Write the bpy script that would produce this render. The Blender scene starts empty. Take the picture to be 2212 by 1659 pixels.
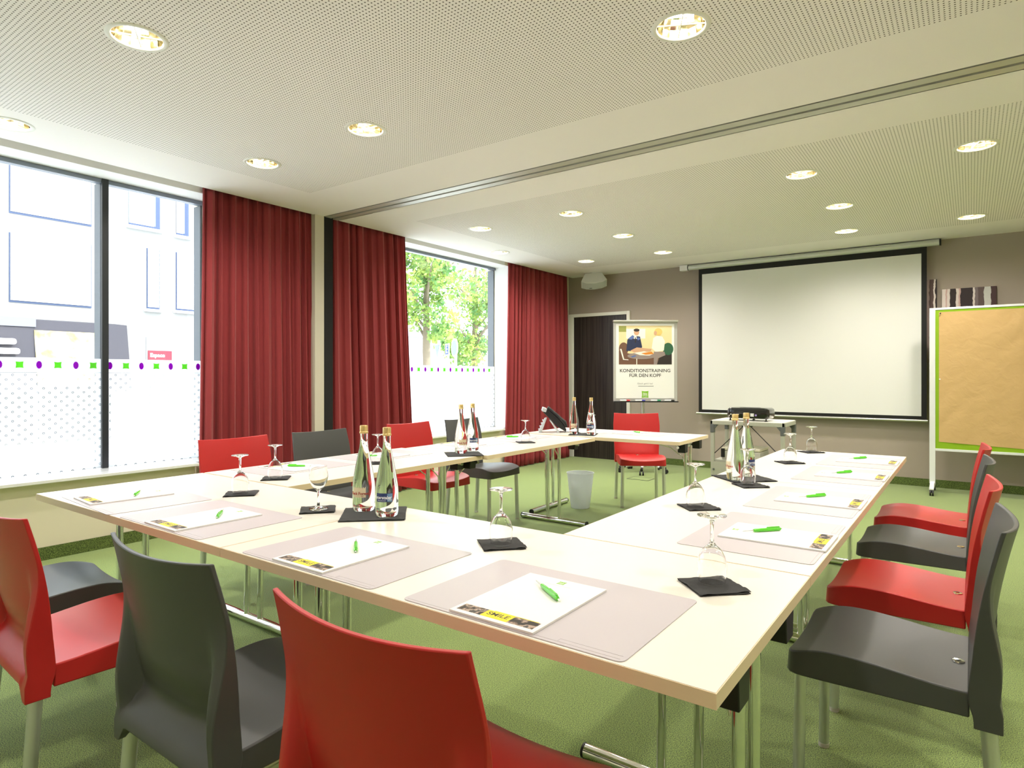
import bpy, bmesh, math, random
from mathutils import Vector, Matrix, noise
from mathutils.geometry import delaunay_2d_cdt
random.seed(7)
PI = math.pi
S = bpy.context.scene
COL = S.collection

# ------------------------------------------------------------------ camera
cd = bpy.data.cameras.new('camera'); cam = bpy.data.objects.new('camera', cd); COL.objects.link(cam)
cd.sensor_fit = 'HORIZONTAL'; cd.sensor_width = 36.0
cd.lens = 36.0 * 1370.18 / 2212.0
cd.shift_y = -(829.5 - 812.245) / 2212.0
cd.clip_start = 0.02; cd.clip_end = 300
cam.location = (0.3213, -0.990, 1.2123)
cam.rotation_euler = (PI / 2, 0, 0.6266)
S.camera = cam

# ------------------------------------------------------------------ look
S.view_settings.view_transform = 'Standard'
S.view_settings.look = 'None'
S.view_settings.gamma = 1.0
S.view_settings.use_curve_mapping = False
S.view_settings.exposure = 1.38

# ------------------------------------------------------------------ daylight
W = bpy.data.worlds.new('world'); S.world = W; W.use_nodes = True
wn = W.node_tree; wn.nodes.clear()
wo = wn.nodes.new('ShaderNodeOutputWorld'); wb = wn.nodes.new('ShaderNodeBackground')
wb.inputs['Color'].default_value = (0.82, 0.90, 1.0, 1); wb.inputs['Strength'].default_value = 3.1
wn.links.new(wb.outputs[0], wo.inputs[0])
sd = bpy.data.lights.new('sun', 'SUN'); sd.energy = 2.2; sd.angle = 0.01; sd.color = (1, .95, .86)
so = bpy.data.objects.new('sun', sd); COL.objects.link(so)
so.rotation_euler = Vector((-0.62, -0.40, -0.68)).to_track_quat('-Z', 'Y').to_euler()
# light portals in the two window openings (they only guide the sampling of the sky)
for nm, y0, y1 in (('portal_a', -2.1, 1.78), ('portal_b', 3.75, 5.78)):
    pd = bpy.data.lights.new(nm, 'AREA'); pd.shape = 'RECTANGLE'; pd.size = 2.13; pd.size_y = y1 - y0
    pd.cycles.is_portal = True
    po = bpy.data.objects.new(nm, pd); COL.objects.link(po)
    po.location = (-4.99, (y0 + y1) / 2, 1.6); po.rotation_euler = (0, -PI / 2, 0)
LAMP_W = 27.5          # power of one ceiling downlight

# ------------------------------------------------------------------ mesh kit
class MB:
    def __init__(s): s.v = []; s.f = []; s.m = []
    def add(s, vs, fs, mi=0, M=None):
        o = len(s.v)
        for p in vs:
            s.v.append(tuple(M @ Vector(p)) if M is not None else tuple(p))
        for f in fs: s.f.append([i + o for i in f]); s.m.append(mi)
        return s
    def box(s, x0, x1, y0, y1, z0, z1, mi=0, M=None):
        vs = [(x0, y0, z0), (x1, y0, z0), (x1, y1, z0), (x0, y1, z0), (x0, y0, z1), (x1, y0, z1), (x1, y1, z1), (x0, y1, z1)]
        return s.add(vs, [(0, 3, 2, 1), (4, 5, 6, 7), (0, 1, 5, 4), (1, 2, 6, 5), (2, 3, 7, 6), (3, 0, 4, 7)], mi, M)
    def tube(s, pts, r, n=12, mi=0, caps=True, M=None):
        pts = [Vector(p) for p in pts]; rs = r if isinstance(r, (list, tuple)) else [r] * len(pts)
        vs = []; fs = []; k = len(pts); ref = None
        for i, p in enumerate(pts):
            t = (pts[min(i + 1, k - 1)] - pts[max(i - 1, 0)]).normalized()
            if ref is None:
                ref = Vector((0, 0, 1)) if abs(t.z) < .9 else Vector((1, 0, 0))
            a = (ref - t * ref.dot(t)).normalized(); ref = a; b = t.cross(a)
            for j in range(n):
                q = 2 * PI * j / n; vs.append(p + (a * math.cos(q) + b * math.sin(q)) * rs[i])
        for i in range(k - 1):
            for j in range(n):
                j2 = (j + 1) % n
                fs.append((i * n + j, i * n + j2, (i + 1) * n + j2, (i + 1) * n + j))
        if caps: fs.append(tuple(range(n))[::-1]); fs.append(tuple((k - 1) * n + j for j in range(n)))
        return s.add(vs, fs, mi, M)
    def cyl(s, c, r, h, n=24, mi=0, r2=None, M=None):
        r2 = r if r2 is None else r2
        return s.tube([c, (c[0], c[1], c[2] + h)], [r, r2], n, mi, True, M)
    def lathe(s, prof, n=32, mi=0, c=(0, 0, 0), M=None, mis=None):
        vs = []; fs = []; ms = []; idx = []
        for (r, z) in prof:
            if r < 1e-6: idx.append([len(vs)]); vs.append((c[0], c[1], c[2] + z))
            else:
                idx.append(list(range(len(vs), len(vs) + n)))
                for j in range(n):
                    a = 2 * PI * j / n; vs.append((c[0] + r * math.cos(a), c[1] + r * math.sin(a), c[2] + z))
        o = len(s.v)
        for p in vs: s.v.append(tuple(M @ Vector(p)) if M is not None else p)
        for i in range(len(prof) - 1):
            A, B = idx[i], idx[i + 1]; mm = mis[i] if mis else mi
            for j in range(n):
                j2 = (j + 1) % n
                if len(A) == 1 and len(B) == 1: continue
                if len(A) == 1: f = (A[0], B[j2], B[j])
                elif len(B) == 1: f = (A[j], A[j2], B[0])
                else: f = (A[j], A[j2], B[j2], B[j])
                s.f.append([q + o for q in f]); s.m.append(mm)
        return s
    def prism(s, poly, h0, h1, axis='z', mi=0, M=None):
        n = len(poly)
        def P(a, b, h): return (a, b, h) if axis == 'z' else ((a, h, b) if axis == 'y' else (h, a, b))
        vs = [P(a, b, h0) for a, b in poly] + [P(a, b, h1) for a, b in poly]
        fs = [tuple(range(n))[::-1], tuple(range(n, 2 * n))] + [(i, (i + 1) % n, n + (i + 1) % n, n + i) for i in range(n)]
        return s.add(vs, fs, mi, M)
    def grid(s, fn, nu, nv, mi=0, M=None):
        vs = [fn(i / nu, j / nv) for j in range(nv + 1) for i in range(nu + 1)]
        fs = [(j * (nu + 1) + i, j * (nu + 1) + i + 1, (j + 1) * (nu + 1) + i + 1, (j + 1) * (nu + 1) + i) for j in range(nv) for i in range(nu)]
        return s.add(vs, fs, mi, M)
    def build(s, name, mats, parent=None, smooth=None, bevel=None, loc=None, rz=None, fix=True):
        me = bpy.data.meshes.new(name); me.from_pydata(s.v, [], s.f)
        if not isinstance(mats, (list, tuple)): mats = [mats]
        for m in mats: me.materials.append(m)
        me.polygons.foreach_set('material_index', s.m)
        if fix:
            bm = bmesh.new(); bm.from_mesh(me); bmesh.ops.recalc_face_normals(bm, faces=bm.faces); bm.to_mesh(me); bm.free()
        if smooth:
            me.polygons.foreach_set('use_smooth', [True] * len(me.polygons)); me.set_sharp_from_angle(angle=math.radians(smooth))
        o = bpy.data.objects.new(name, me); COL.objects.link(o)
        if parent: o.parent = parent
        if bevel:
            b = o.modifiers.new('bevel', 'BEVEL'); b.width = bevel; b.segments = 2; b.limit_method = 'ANGLE'; b.angle_limit = math.radians(40)
        if loc is not None: o.location = loc
        if rz is not None: o.rotation_euler.z = rz
        return o

def tag(o, label=None, cat=None, group=None, kind=None):
    if label: o['label'] = label
    if cat: o['category'] = cat
    if group: o['group'] = group
    if kind: o['kind'] = kind
    return o
def empty(name, loc, rz=0, label=None, cat=None, group=None, kind=None):
    o = bpy.data.objects.new(name, None); COL.objects.link(o); o.location = loc; o.rotation_euler = (0, 0, rz)
    o.empty_display_size = .1
    return tag(o, label, cat, group, kind)
KIDS = {}
def copy_tree(o, parent=None):
    c = o.copy(); COL.objects.link(c)
    if parent: c.parent = parent
    for ch in [k for k in bpy.data.objects if k.parent == o]: copy_tree(ch, c)
    return c
def instances(proto, specs, group):
    """specs: (loc, rz, label). The first spec moves the prototype itself."""
    out = []
    for i, (loc, rz, label) in enumerate(specs):
        o = proto if i == 0 else copy_tree(proto)
        o.location = loc; o.rotation_euler = (0, 0, rz); o['label'] = label
        if group: o['group'] = group
        out.append(o)
    return out
def rounded(x0, x1, y0, y1, r, n=4):
    pts = []
    for cx, cy, a0 in ((x1 - r, y1 - r, 0), (x0 + r, y1 - r, 90), (x0 + r, y0 + r, 180), (x1 - r, y0 + r, 270)):
        for i in range(n + 1):
            a = math.radians(a0 + 90 * i / n); pts.append((cx + r * math.cos(a), cy + r * math.sin(a)))
    return pts
def sst(a, b, x):
    t = max(0, min(1, (x - a) / (b - a))); return t * t * (3 - 2 * t)
def text_geo(txt, size, extrude=0.0, bold=0.0, align='CENTER', shear=0):
    c = bpy.data.curves.new('t', 'FONT'); c.body = txt; c.size = size; c.extrude = extrude; c.align_x = align; c.align_y = 'CENTER'
    c.offset = bold; c.resolution_u = 3; c.shear = shear
    o = bpy.data.objects.new('t', c); COL.objects.link(o)
    dg = bpy.context.evaluated_depsgraph_get(); me = bpy.data.meshes.new_from_object(o.evaluated_get(dg))
    vs = [tuple(v.co) for v in me.vertices]; fs = [tuple(p.vertices) for p in me.polygons]
    bpy.data.objects.remove(o); bpy.data.curves.remove(c); bpy.data.meshes.remove(me)
    return vs, fs
def add_text(mb, txt, size, M, mi=0, extrude=0.0003, bold=0.0, align='CENTER', fn=None):
    vs, fs = text_geo(txt, size, extrude, bold, align)
    if fn: vs = [fn(v) for v in vs]
    mb.add(vs, fs, mi, M)

# ------------------------------------------------------------------ materials
def mat(name, col=(.8, .8, .8), rough=.5, metal=0, spec=.5, trans=0, ior=1.45, emit=None, es=0, coat=0, sheen=0, alpha=None):
    m = bpy.data.materials.new(name); m.use_nodes = True
    b = m.node_tree.nodes['Principled BSDF']
    b.inputs['Base Color'].default_value = (*col, 1); b.inputs['Roughness'].default_value = rough
    b.inputs['Metallic'].default_value = metal; b.inputs['Specular IOR Level'].default_value = spec
    b.inputs['Transmission Weight'].default_value = trans; b.inputs['IOR'].default_value = ior
    b.inputs['Coat Weight'].default_value = coat; b.inputs['Sheen Weight'].default_value = sheen
    if emit: b.inputs['Emission Color'].default_value = (*emit, 1); b.inputs['Emission Strength'].default_value = es
    return m
def nodes(m): return m.node_tree.nodes, m.node_tree.links, m.node_tree.nodes['Principled BSDF']
def bump(m, scale, strength, dist=.001, detail=2, mapping=None):
    n, l, b = nodes(m); tc = n.new('ShaderNodeTexCoord'); nz = n.new('ShaderNodeTexNoise'); bp = n.new('ShaderNodeBump')
    nz.inputs['Scale'].default_value = scale; nz.inputs['Detail'].default_value = detail
    src = tc.outputs['Object']
    if mapping:
        mp = n.new('ShaderNodeMapping'); mp.inputs['Scale'].default_value = mapping; l.new(src, mp.inputs[0]); src = mp.outputs[0]
    l.new(src, nz.inputs['Vector']); l.new(nz.outputs['Fac'], bp.inputs['Height'])
    bp.inputs['Strength'].default_value = strength; bp.inputs['Distance'].default_value = dist
    l.new(bp.outputs[0], b.inputs['Normal']); return nz
def ramp_color(m, scale, stops, mapping=None, detail=3, tex='ShaderNodeTexNoise'):
    n, l, b = nodes(m); tc = n.new('ShaderNodeTexCoord'); nz = n.new(tex); cr = n.new('ShaderNodeValToRGB')
    nz.inputs['Scale'].default_value = scale
    if tex == 'ShaderNodeTexNoise': nz.inputs['Detail'].default_value = detail
    src = tc.outputs['Object']
    if mapping:
        mp = n.new('ShaderNodeMapping'); mp.inputs['Scale'].default_value = mapping; l.new(src, mp.inputs[0]); src = mp.outputs[0]
    l.new(src, nz.inputs['Vector']); l.new(nz.outputs[0], cr.inputs[0])
    el = cr.color_ramp.elements
    while len(el) < len(stops): el.new(.5)
    for e, (p, c) in zip(el, stops): e.position = p; e.color = (*c, 1)
    l.new(cr.outputs[0], b.inputs['Base Color']); return cr

M_wall = mat('wall_taupe', (.37, .315, .265), .85); bump(M_wall, 160, .15)
M_wallw = mat('wall_cream', (.76, .70, .55), .8); bump(M_wallw, 160, .1)
M_reveal = mat('reveal_white', (.86, .86, .86), .6)
M_sill = mat('sill_white', (.82, .83, .83), .12, coat=.3)
M_ceil = mat('ceiling_paint', (.91, .865, .855), .85)
M_dark = mat('dark_gap', (.01, .01, .01), .8)
# perforated acoustic ceiling: 8 mm holes in an 18 mm square grid, as two panels
M_perf = mat('ceiling_perforated', (.91, .865, .855), .85)
def perf(m):
    n, l, b = nodes(m); tc = n.new('ShaderNodeTexCoord'); sp = n.new('ShaderNodeSeparateXYZ'); l.new(tc.outputs['Object'], sp.inputs[0])
    def mth(op, a, bb=None):
        q = n.new('ShaderNodeMath'); q.operation = op
        for i, x in enumerate((a, bb)):
            if x is None: continue
            if isinstance(x, (int, float)): q.inputs[i].default_value = x
            else: l.new(x, q.inputs[i])
        return q.outputs[0]
    def cell(o): return mth('POWER', mth('SUBTRACT', mth('FRACT', mth('DIVIDE', mth('ADD', o, 100.0), .018)), .5), 2)
    d = mth('SQRT', mth('ADD', cell(sp.outputs[0]), cell(sp.outputs[1])))
    k = mth('LESS_THAN', d, .20)
    mx = n.new('ShaderNodeMix'); mx.data_type = 'RGBA'; l.new(k, mx.inputs[0])
    mx.inputs[6].default_value = (.91, .865, .855, 1); mx.inputs[7].default_value = (.10, .085, .07, 1)
    l.new(mx.outputs[2], b.inputs['Base Color'])
perf(M_perf)
M_alu = mat('aluminium_anodised', (.62, .62, .58), .38, .9)
M_track = mat('track_profile', (.56, .55, .49), .42, .35)
M_carpet = mat('carpet_green', (.2, .36, .06), .95, sheen=.3)
def carpet(m, dark):
    n, l, b = nodes(m); tc = n.new('ShaderNodeTexCoord')
    a = n.new('ShaderNodeTexNoise'); a.inputs['Scale'].default_value = 320; a.inputs['Detail'].default_value = 2
    c = n.new('ShaderNodeTexNoise'); c.inputs['Scale'].default_value = 3.0; c.inputs['Detail'].default_value = 4
    l.new(tc.outputs['Object'], a.inputs['Vector']); l.new(tc.outputs['Object'], c.inputs['Vector'])
    r = n.new('ShaderNodeValToRGB'); l.new(a.outputs['Fac'], r.inputs[0])
    e = r.color_ramp.elements; e[0].position = .40; e[1].position = .60
    e[0].color = (.05 * dark, .085 * dark, .025 * dark, 1); e[1].color = (.37 * dark, .51 * dark, .12 * dark, 1)
    mx = n.new('ShaderNodeMix'); mx.data_type = 'RGBA'; mx.blend_type = 'MULTIPLY'; mx.inputs[0].default_value = .35
    l.new(r.outputs[0], mx.inputs[6]); l.new(c.outputs['Color'], mx.inputs[7])
    r2 = n.new('ShaderNodeValToRGB'); l.new(c.outputs['Fac'], r2.inputs[0]); r2.color_ramp.elements[0].color = (.75, .75, .75, 1)
    l.new(r2.outputs[0], mx.inputs[7])
    l.new(mx.outputs[2], b.inputs['Base Color'])
    bp = n.new('ShaderNodeBump'); bp.inputs['Strength'].default_value = .6; bp.inputs['Distance'].default_value = .004
    l.new(a.outputs['Fac'], bp.inputs['Height']); l.new(bp.outputs[0], b.inputs['Normal'])
carpet(M_carpet, 1.0)
M_base = mat('baseboard_carpet', (.1, .2, .03), .95); carpet(M_base, .5)
M_top = mat('laminate_cream', (.82, .78, .70), .30); bump(M_top, 900, .04, .0004)
M_edge = mat('edge_band_maple', (.82, .67, .45), .45)
M_chrome = mat('chrome', (.86, .87, .86), .06, 1)
M_black = mat('black_plastic', (.012, .012, .014), .4)
M_red = mat('red_polypropylene', (.50, .018, .018), .38); bump(M_red, 1500, .06, .0003)
M_grey = mat('charcoal_polypropylene', (.072, .074, .074), .40); bump(M_grey, 1500, .06, .0003)
M_leg = mat('satin_aluminium', (.66, .68, .66), .33, .85)
M_foot = mat('clear_plastic_foot', (.55, .52, .48), .3)
M_pad = mat('desk_mat_vinyl', (.54, .495, .52), .42)
M_paper = mat('paper_white', (.84, .83, .80), .7)
M_white = mat('white_plastic', (.82, .82, .82), .4)
M_yel = mat('print_yellow', (.80, .66, .03), .6)
M_ink = mat('ink_dark', (.06, .055, .05), .6)
M_lime = mat('print_green', (.22, .50, .03), .5)
M_photo = mat('print_photo', (.3, .25, .2), .6)
ramp_color(M_photo, 60, [(.40, (.03, .025, .02)), (.48, (.22, .15, .11)), (.56, (.55, .42, .33)), (.62, (.08, .07, .06))], detail=3)
M_pen = mat('pen_green', (.10, .62, .02), .25, coat=.5)
M_nap = mat('napkin_black', (.045, .044, .044), .95); bump(M_nap, 260, .4, .001)
def glassmat(name, col, ior, rough=0.0):
    m = bpy.data.materials.new(name); m.use_nodes = True; n = m.node_tree.nodes; l = m.node_tree.links
    n.remove(n['Principled BSDF']); g = n.new('ShaderNodeBsdfGlass'); g.inputs['Color'].default_value = (*col, 1)
    g.inputs['IOR'].default_value = ior; g.inputs['Roughness'].default_value = rough
    l.new(g.outputs[0], n['Material Output'].inputs[0]); return m
M_glass = glassmat('stemware_glass', (1, 1, 1), 1.45)
M_bott = glassmat('bottle_of_water', (.97, .99, .985), 1.36)
M_cap = mat('cap_gold', (.78, .58, .25), .32, .7)
def panemat(name, k):
    m = bpy.data.materials.new(name); m.use_nodes = True; n = m.node_tree.nodes; l = m.node_tree.links
    n.remove(n['Principled BSDF']); t = n.new('ShaderNodeBsdfTransparent'); g = n.new('ShaderNodeBsdfGlossy'); g.inputs['Roughness'].default_value = 0
    f = n.new('ShaderNodeLayerWeight'); f.inputs['Blend'].default_value = .5
    pw = n.new('ShaderNodeMath'); pw.operation = 'POWER'; l.new(f.outputs['Facing'], pw.inputs[0]); pw.inputs[1].default_value = 5.0
    ma = n.new('ShaderNodeMath'); ma.operation = 'MULTIPLY_ADD'; l.new(pw.outputs[0], ma.inputs[0]); ma.inputs[1].default_value = .8; ma.inputs[2].default_value = k; mx = n.new('ShaderNodeMixShader')
    t.inputs['Color'].default_value = (.97, .985, .98, 1)
    l.new(ma.outputs[0], mx.inputs[0]); l.new(t.outputs[0], mx.inputs[1]); l.new(g.outputs[0], mx.inputs[2])
    l.new(mx.outputs[0], n['Material Output'].inputs[0]); return m
M_pane = panemat('window_glass', .03)
def film(name, dots, col=(.93, .95, .97)):
    """frosted self-adhesive film; 'dots' leaves clear round holes in a staggered grid"""
    m = bpy.data.materials.new(name); m.use_nodes = True; n = m.node_tree.nodes; l = m.node_tree.links
    n.remove(n['Principled BSDF'])
    tr = n.new('ShaderNodeBsdfTranslucent'); tr.inputs['Color'].default_value = (*col, 1)
    di = n.new('ShaderNodeBsdfDiffuse'); di.inputs['Color'].default_value = (*col, 1)
    a = n.new('ShaderNodeMixShader'); a.inputs[0].default_value = .3; l.new(tr.outputs[0], a.inputs[1]); l.new(di.outputs[0], a.inputs[2])
    t = n.new('ShaderNodeBsdfTransparent'); b = n.new('ShaderNodeMixShader'); l.new(a.outputs[0], b.inputs[1]); l.new(t.outputs[0], b.inputs[2])
    b.inputs[0].default_value = .10
    if dots:
        tc = n.new('ShaderNodeTexCoord'); sp = n.new('ShaderNodeSeparateXYZ'); l.new(tc.outputs['Object'], sp.inputs[0])
        def mth(op, x, y=None):
            q = n.new('ShaderNodeMath'); q.operation = op
            for i, v in enumerate((x, y)):
                if v is None: continue
                if isinstance(v, (int, float)): q.inputs[i].default_value = v
                else: l.new(v, q.inputs[i])
            return q.outputs[0]
        def fr(o, off, per): return mth('MULTIPLY', mth('SUBTRACT', mth('FRACT', mth('DIVIDE', mth('ADD', o, 50 + off), per)), .5), per)
        def dd(oy, oz): return mth('SQRT', mth('ADD', mth('POWER', fr(sp.outputs[1], oy, .070), 2), mth('POWER', fr(sp.outputs[2], oz, .062), 2)))
        d = mth('MINIMUM', dd(0, 0), dd(.035, .031))
        hole = mth('LESS_THAN', d, .0088); core = mth('LESS_THAN', d, .0030)
        k = mth('SUBTRACT', hole, core)
        k2 = mth('ADD', mth('MULTIPLY', k, .85), .08)
        l.new(k2, b.inputs[0])
    l.new(b.outputs[0], n['Material Output'].inputs[0]); return m
M_film = film('frosted_film', False); M_dots = film('frosted_film_dotted', True)
M_fgreen = film('film_green', False, (.22, .75, .05)); M_fpurp = film('film_purple', False, (.40, .0, .55))
M_frame = mat('window_frame_dark', (.022, .026, .032), .35)
M_fin = mat('frame_grey_outside', (.13, .145, .165), .4, .3)
M_head = mat('frame_grey_inside', (.22, .25, .30), .3, .4)
M_curt = bpy.data.materials.new('curtain_red'); M_curt.use_nodes = True
def curtmat(m):
    n, l, b = nodes(m); b.inputs['Base Color'].default_value = (.30, .032, .036, 1); b.inputs['Roughness'].default_value = .85
    b.inputs['Sheen Weight'].default_value = .35; b.inputs['Sheen Tint'].default_value = (1, .5, .5, 1)
    t = n.new('ShaderNodeBsdfTranslucent'); t.inputs['Color'].default_value = (.6, .05, .05, 1); mx = n.new('ShaderNodeMixShader'); mx.inputs[0].default_value = .12
    l.new(b.outputs[0], mx.inputs[1]); l.new(t.outputs[0], mx.inputs[2]); l.new(mx.outputs[0], n['Material Output'].inputs[0])
    tc = n.new('ShaderNodeTexCoord'); w = n.new('ShaderNodeTexNoise'); w.inputs['Scale'].default_value = 500
    bp = n.new('ShaderNodeBump'); bp.inputs['Strength'].default_value = .2; bp.inputs['Distance'].default_value = .001
    l.new(tc.outputs['Object'], w.inputs['Vector']); l.new(w.outputs[0], bp.inputs['Height']); l.new(bp.outputs[0], b.inputs['Normal'])
curtmat(M_curt)
M_door = mat('door_wenge', (.03, .024, .021), .4)
ramp_color(M_door, 1.0, [(.35, (.014, .011, .010)), (.6, (.040, .032, .027))], mapping=(60, 60, 1.2), detail=4)
M_dframe = mat('door_frame_cream', (.72, .72, .64), .45)

# ================================================================== ROOM
XL, XR, YB, YF, ZC = -4.626, 2.6, -2.3, 7.31, 2.69
XE = -4.555                 # edge of the suspended ceiling in front of the curtain groove
def struct(name, mb, m, parent=None, **k):
    o = mb.build(name, m, parent, **k)
    if not parent: o['kind'] = 'structure'
    return o
struct('floor', MB().box(-5.0, XR + .2, YB - .2, YF + .2, -.15, 0), M_carpet)
LIGHTS = [(-2.63, .295), (-.674, 1.604), (-4.249, .294), (-2.62, 1.577), (-3.669, 1.564), (-2.626, 3.993), (-3.665, 3.978), (-2.647, 5.104),
          (-4.242, 5.059), (-2.661, 6.204), (-3.69, 6.175), (.348, 4.056), (-.688, 4.022), (-.607, 5.144), (.322, 6.271), (-.71, 6.243)]
UNSEEN = [(.35, 1.6), (1.5, .6), (-.68, -.9), (1.5, 2.3), (1.6, 5.1)]  # extra downlights added out of view to help light the room
RL = .110
def ceiling():
    mb = MB()
    def field(x0, x1, y0, y1, px0, px1, py0, py1):
        pts = [Vector((x, y)) for x, y in ((x0, y0), (x1, y0), (x1, y1), (x0, y1))]; ed = [(0, 1), (1, 2), (2, 3), (3, 0)]
        i0 = len(pts); pts += [Vector(p) for p in ((px0, py0), (px1, py0), (px1, py1), (px0, py1))]; ed += [(i0, i0 + 1), (i0 + 1, i0 + 2), (i0 + 2, i0 + 3), (i0 + 3, i0)]
        for lx, ly in LIGHTS + UNSEEN:
            if not (x0 < lx < x1 and y0 < ly < y1): continue
            i0 = len(pts); n = 40
            pts += [Vector((lx + RL * math.cos(2 * PI * j / n), ly + RL * math.sin(2 * PI * j / n))) for j in range(n)]
            ed += [(i0 + j, i0 + (j + 1) % n) for j in range(n)]
        vs, es, fs, *_ = delaunay_2d_cdt(pts, ed, [], 0, 1e-6)
        o = len(mb.v); mb.v += [(v.x, v.y, ZC) for v in vs]
        for f in fs:
            c = sum((vs[i] for i in f), Vector((0, 0))) / len(f)
            if any((c - Vector(p)).length < RL * .999 for p in LIGHTS + UNSEEN): continue
            mb.f.append([i + o for i in f]); mb.m.append(1 if (px0 < c.x < px1 and py0 < c.y < py1) else 0)
    field(XE, XR, YB, 2.745, -4.0, 2.2, -1.9, 2.20)
    field(XE, XR, 2.935, YF, -3.97, 2.2, 3.375, 6.62)
    mb.box(XE - .001, XE, YB, 2.745, ZC, ZC + .05); mb.box(XE - .001, XE, 2.935, YF, ZC, ZC + .05)
    mb.box(-5.05, XR + .2, YB - .2, YF + .2, ZC + .16, ZC + .36)
    mb.box(XL - .02, XE, YB, YF, ZC + .045, ZC + .16)
    o = mb.build('ceiling', [M_ceil, M_perf], fix=False); o['kind'] = 'structure'
ceiling()
# sliding-wall track let into the ceiling
t = MB(); t.box(XE, XR, 2.758, 2.829, ZC - .002, ZC + .03); t.box(XE, XR, 2.856, 2.922, ZC - .002, ZC + .03)
t.box(XE, XR, 2.745, 2.935, ZC + .06, ZC + .075, 1)
struct('trim_1', t, [M_track, M_dark])
# walls
WIN = [(-2.1, 1.78), (3.75, 5.78)]; ZS, ZH, XG = .535, 2.668, -4.86  # first opening lengthened out of view at its near end, for more daylight
mb = MB(); XO = -4.985
for a, b in ((YB, WIN[0][0]), (WIN[0][1], WIN[1][0]), (WIN[1][1], YF)): mb.box(XO, XL, a, b, 0, ZC + .16)
for a, b in WIN: mb.box(XO, XL, a, b, 0, ZS - .022); mb.box(XO, XL, a, b, ZH, ZC + .16)
struct('wall_left', mb, M_wallw)
rv = MB()
for a, b in WIN:
    rv.box(XG, XL + .001, b - .006, b + .0, ZS, ZH); rv.box(XG, XL + .001, a, a + .006, ZS, ZH); rv.box(XG, XL + .001, a, b, ZH - .006, ZH)
    rv.box(XL, XL + .002, a, b - .1, ZH - .006, ZC + .03)
struct('trim_2', rv, M_reveal)
struct('wall_far', MB().box(-5.0, XR + .2, YF, YF + .2, 0, ZC + .16), M_wall)
struct('wall_right', MB().box(XR, XR + .2, YB, YF, 0, ZC + .16), M_wallw)
struct('wall_back', MB().box(-5.0, XR + .2, YB - .2, YB, 0, ZC + .16), M_wallw)
for nm, (x0, x1, y0, y1) in {'baseboard_left': (XL, XL + .012, YB, YF), 'baseboard_far': (-3.55, XR, YF - .012, YF)}.items():
    struct(nm, MB().box(x0, x1, y0, y1, 0, .085), M_base)
# pilaster beside the track and its dark slot
mb = MB(); mb.box(XL, -4.53, 2.645, 2.745, 0, ZC + .02); struct('trim_3', mb, mat('pilaster_beige', (.62, .58, .48), .6))
mb = MB(); mb.box(XL, -4.535, 2.75, 2.85, 0, ZC + .02); struct('trim_4', mb, mat('slot_black', (.012, .012, .012), .9))

# windows
def window(name, y0, y1, mulls, k0):
    w = empty(name, (XG, (y0 + y1) / 2, ZS), kind='structure'); yc = (y0 + y1) / 2
    def L(a): return a - yc
    f = MB(); t = .038
    f.box(-.05, .012, L(y0), L(y1), ZH - ZS - t, ZH - ZS - .007); f.box(-.05, -.011, L(y0), L(y1), 0, .010)
    f.box(-.05, .012, L(y0) + .006, L(y0) + .03, 0, ZH - ZS - .007)
    f.build('frame', M_head, w)
    e = MB(); e.box(-.11, -.012, L(y1) - .02, L(y1) - .006, 0.0, ZH - ZS - .04); e.build('outer_reveal', M_fin, w)
    for m in mulls:
        q = MB(); q.box(-.004, .022, L(m), L(m) + .043, .0, ZH - ZS - .007); q.build('mullion', M_frame, w)
        q = MB(); q.box(-.115, -.014, L(m), L(m) + .043, .0, ZH - ZS - .03); q.build('mullion_fin', M_fin, w)
    ed = [y0 + .006] + mulls + [y1 - .006]
    for i in range(len(ed) - 1):
        a = ed[i] + (.043 if i else 0); b = ed[i + 1]
        p = MB(); p.box(-.010, -.004, L(a), L(b), .001, ZH - ZS - .036); pn = p.build('pane', M_pane, w)
        d = MB(); d.box(-.0030, -.0024, L(a), L(b), .001, 1.235 - ZS); dm = d.build('dotted_film', M_dots, w)
        d = MB(); d.box(-.0030, -.0024, L(a), L(b), 1.238 - ZS, 1.338 - ZS); d.build('film_band', M_film, w)
    sq = MB(); fl = MB(); k = k0[1]; y = k0[0]; zc = 1.289 - ZS; i = 0
    while y < y1 - .02:
        blocked = any(m - .02 < y < m + .06 for m in mulls)
        if y > y0 + .05 and not blocked:
            c = L(y)
            if (i + k) % 2 == 0:
                pts = []
                for s in range(4):
                    a0 = PI / 4 + s * PI / 2
                    for u in range(6):
                        tt = u / 6; A = Vector((math.cos(a0), math.sin(a0))) * .0325; B = Vector((math.cos(a0 + PI / 2), math.sin(a0 + PI / 2))) * .0325
                        p = A.lerp(B, tt); p *= 1 - .14 * math.sin(PI * tt); pts.append((c + p.x, zc + p.y))
                sq.prism(pts, -.0020, -.0012, 'x')
            else:
                pts = [(c + (.0155 + (.0035 if u % 2 else 0)) * math.cos(2 * PI * u / 28), zc + (.0255 + (.0035 if u % 2 else 0)) * math.sin(2 * PI * u / 28)) for u in range(28)]
                fl.prism(pts, -.0020, -.0012, 'x')
        y += .1105; i += 1
    sq.build('green_sticker', M_fgreen, w); fl.build('purple_sticker', M_fpurp, w)
    s = MB(); s.box(.01, XL - XG, L(y0), L(y1), -.022, 0); s.box(XL - XG, -4.548 - XG, L(y0 + (.17 if k0[1] else 0)), L(y1 - .19), -.022, 0); s.build('window_sill', M_sill, w, bevel=.003)
    return w
window('window_1', WIN[0][0], WIN[0][1], [-.99, 1.015], (.4125 - .1105 * 23, 0))
window('window_2', WIN[1][0], WIN[1][1], [], (4.327 - .1105 * 5, 1))

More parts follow.
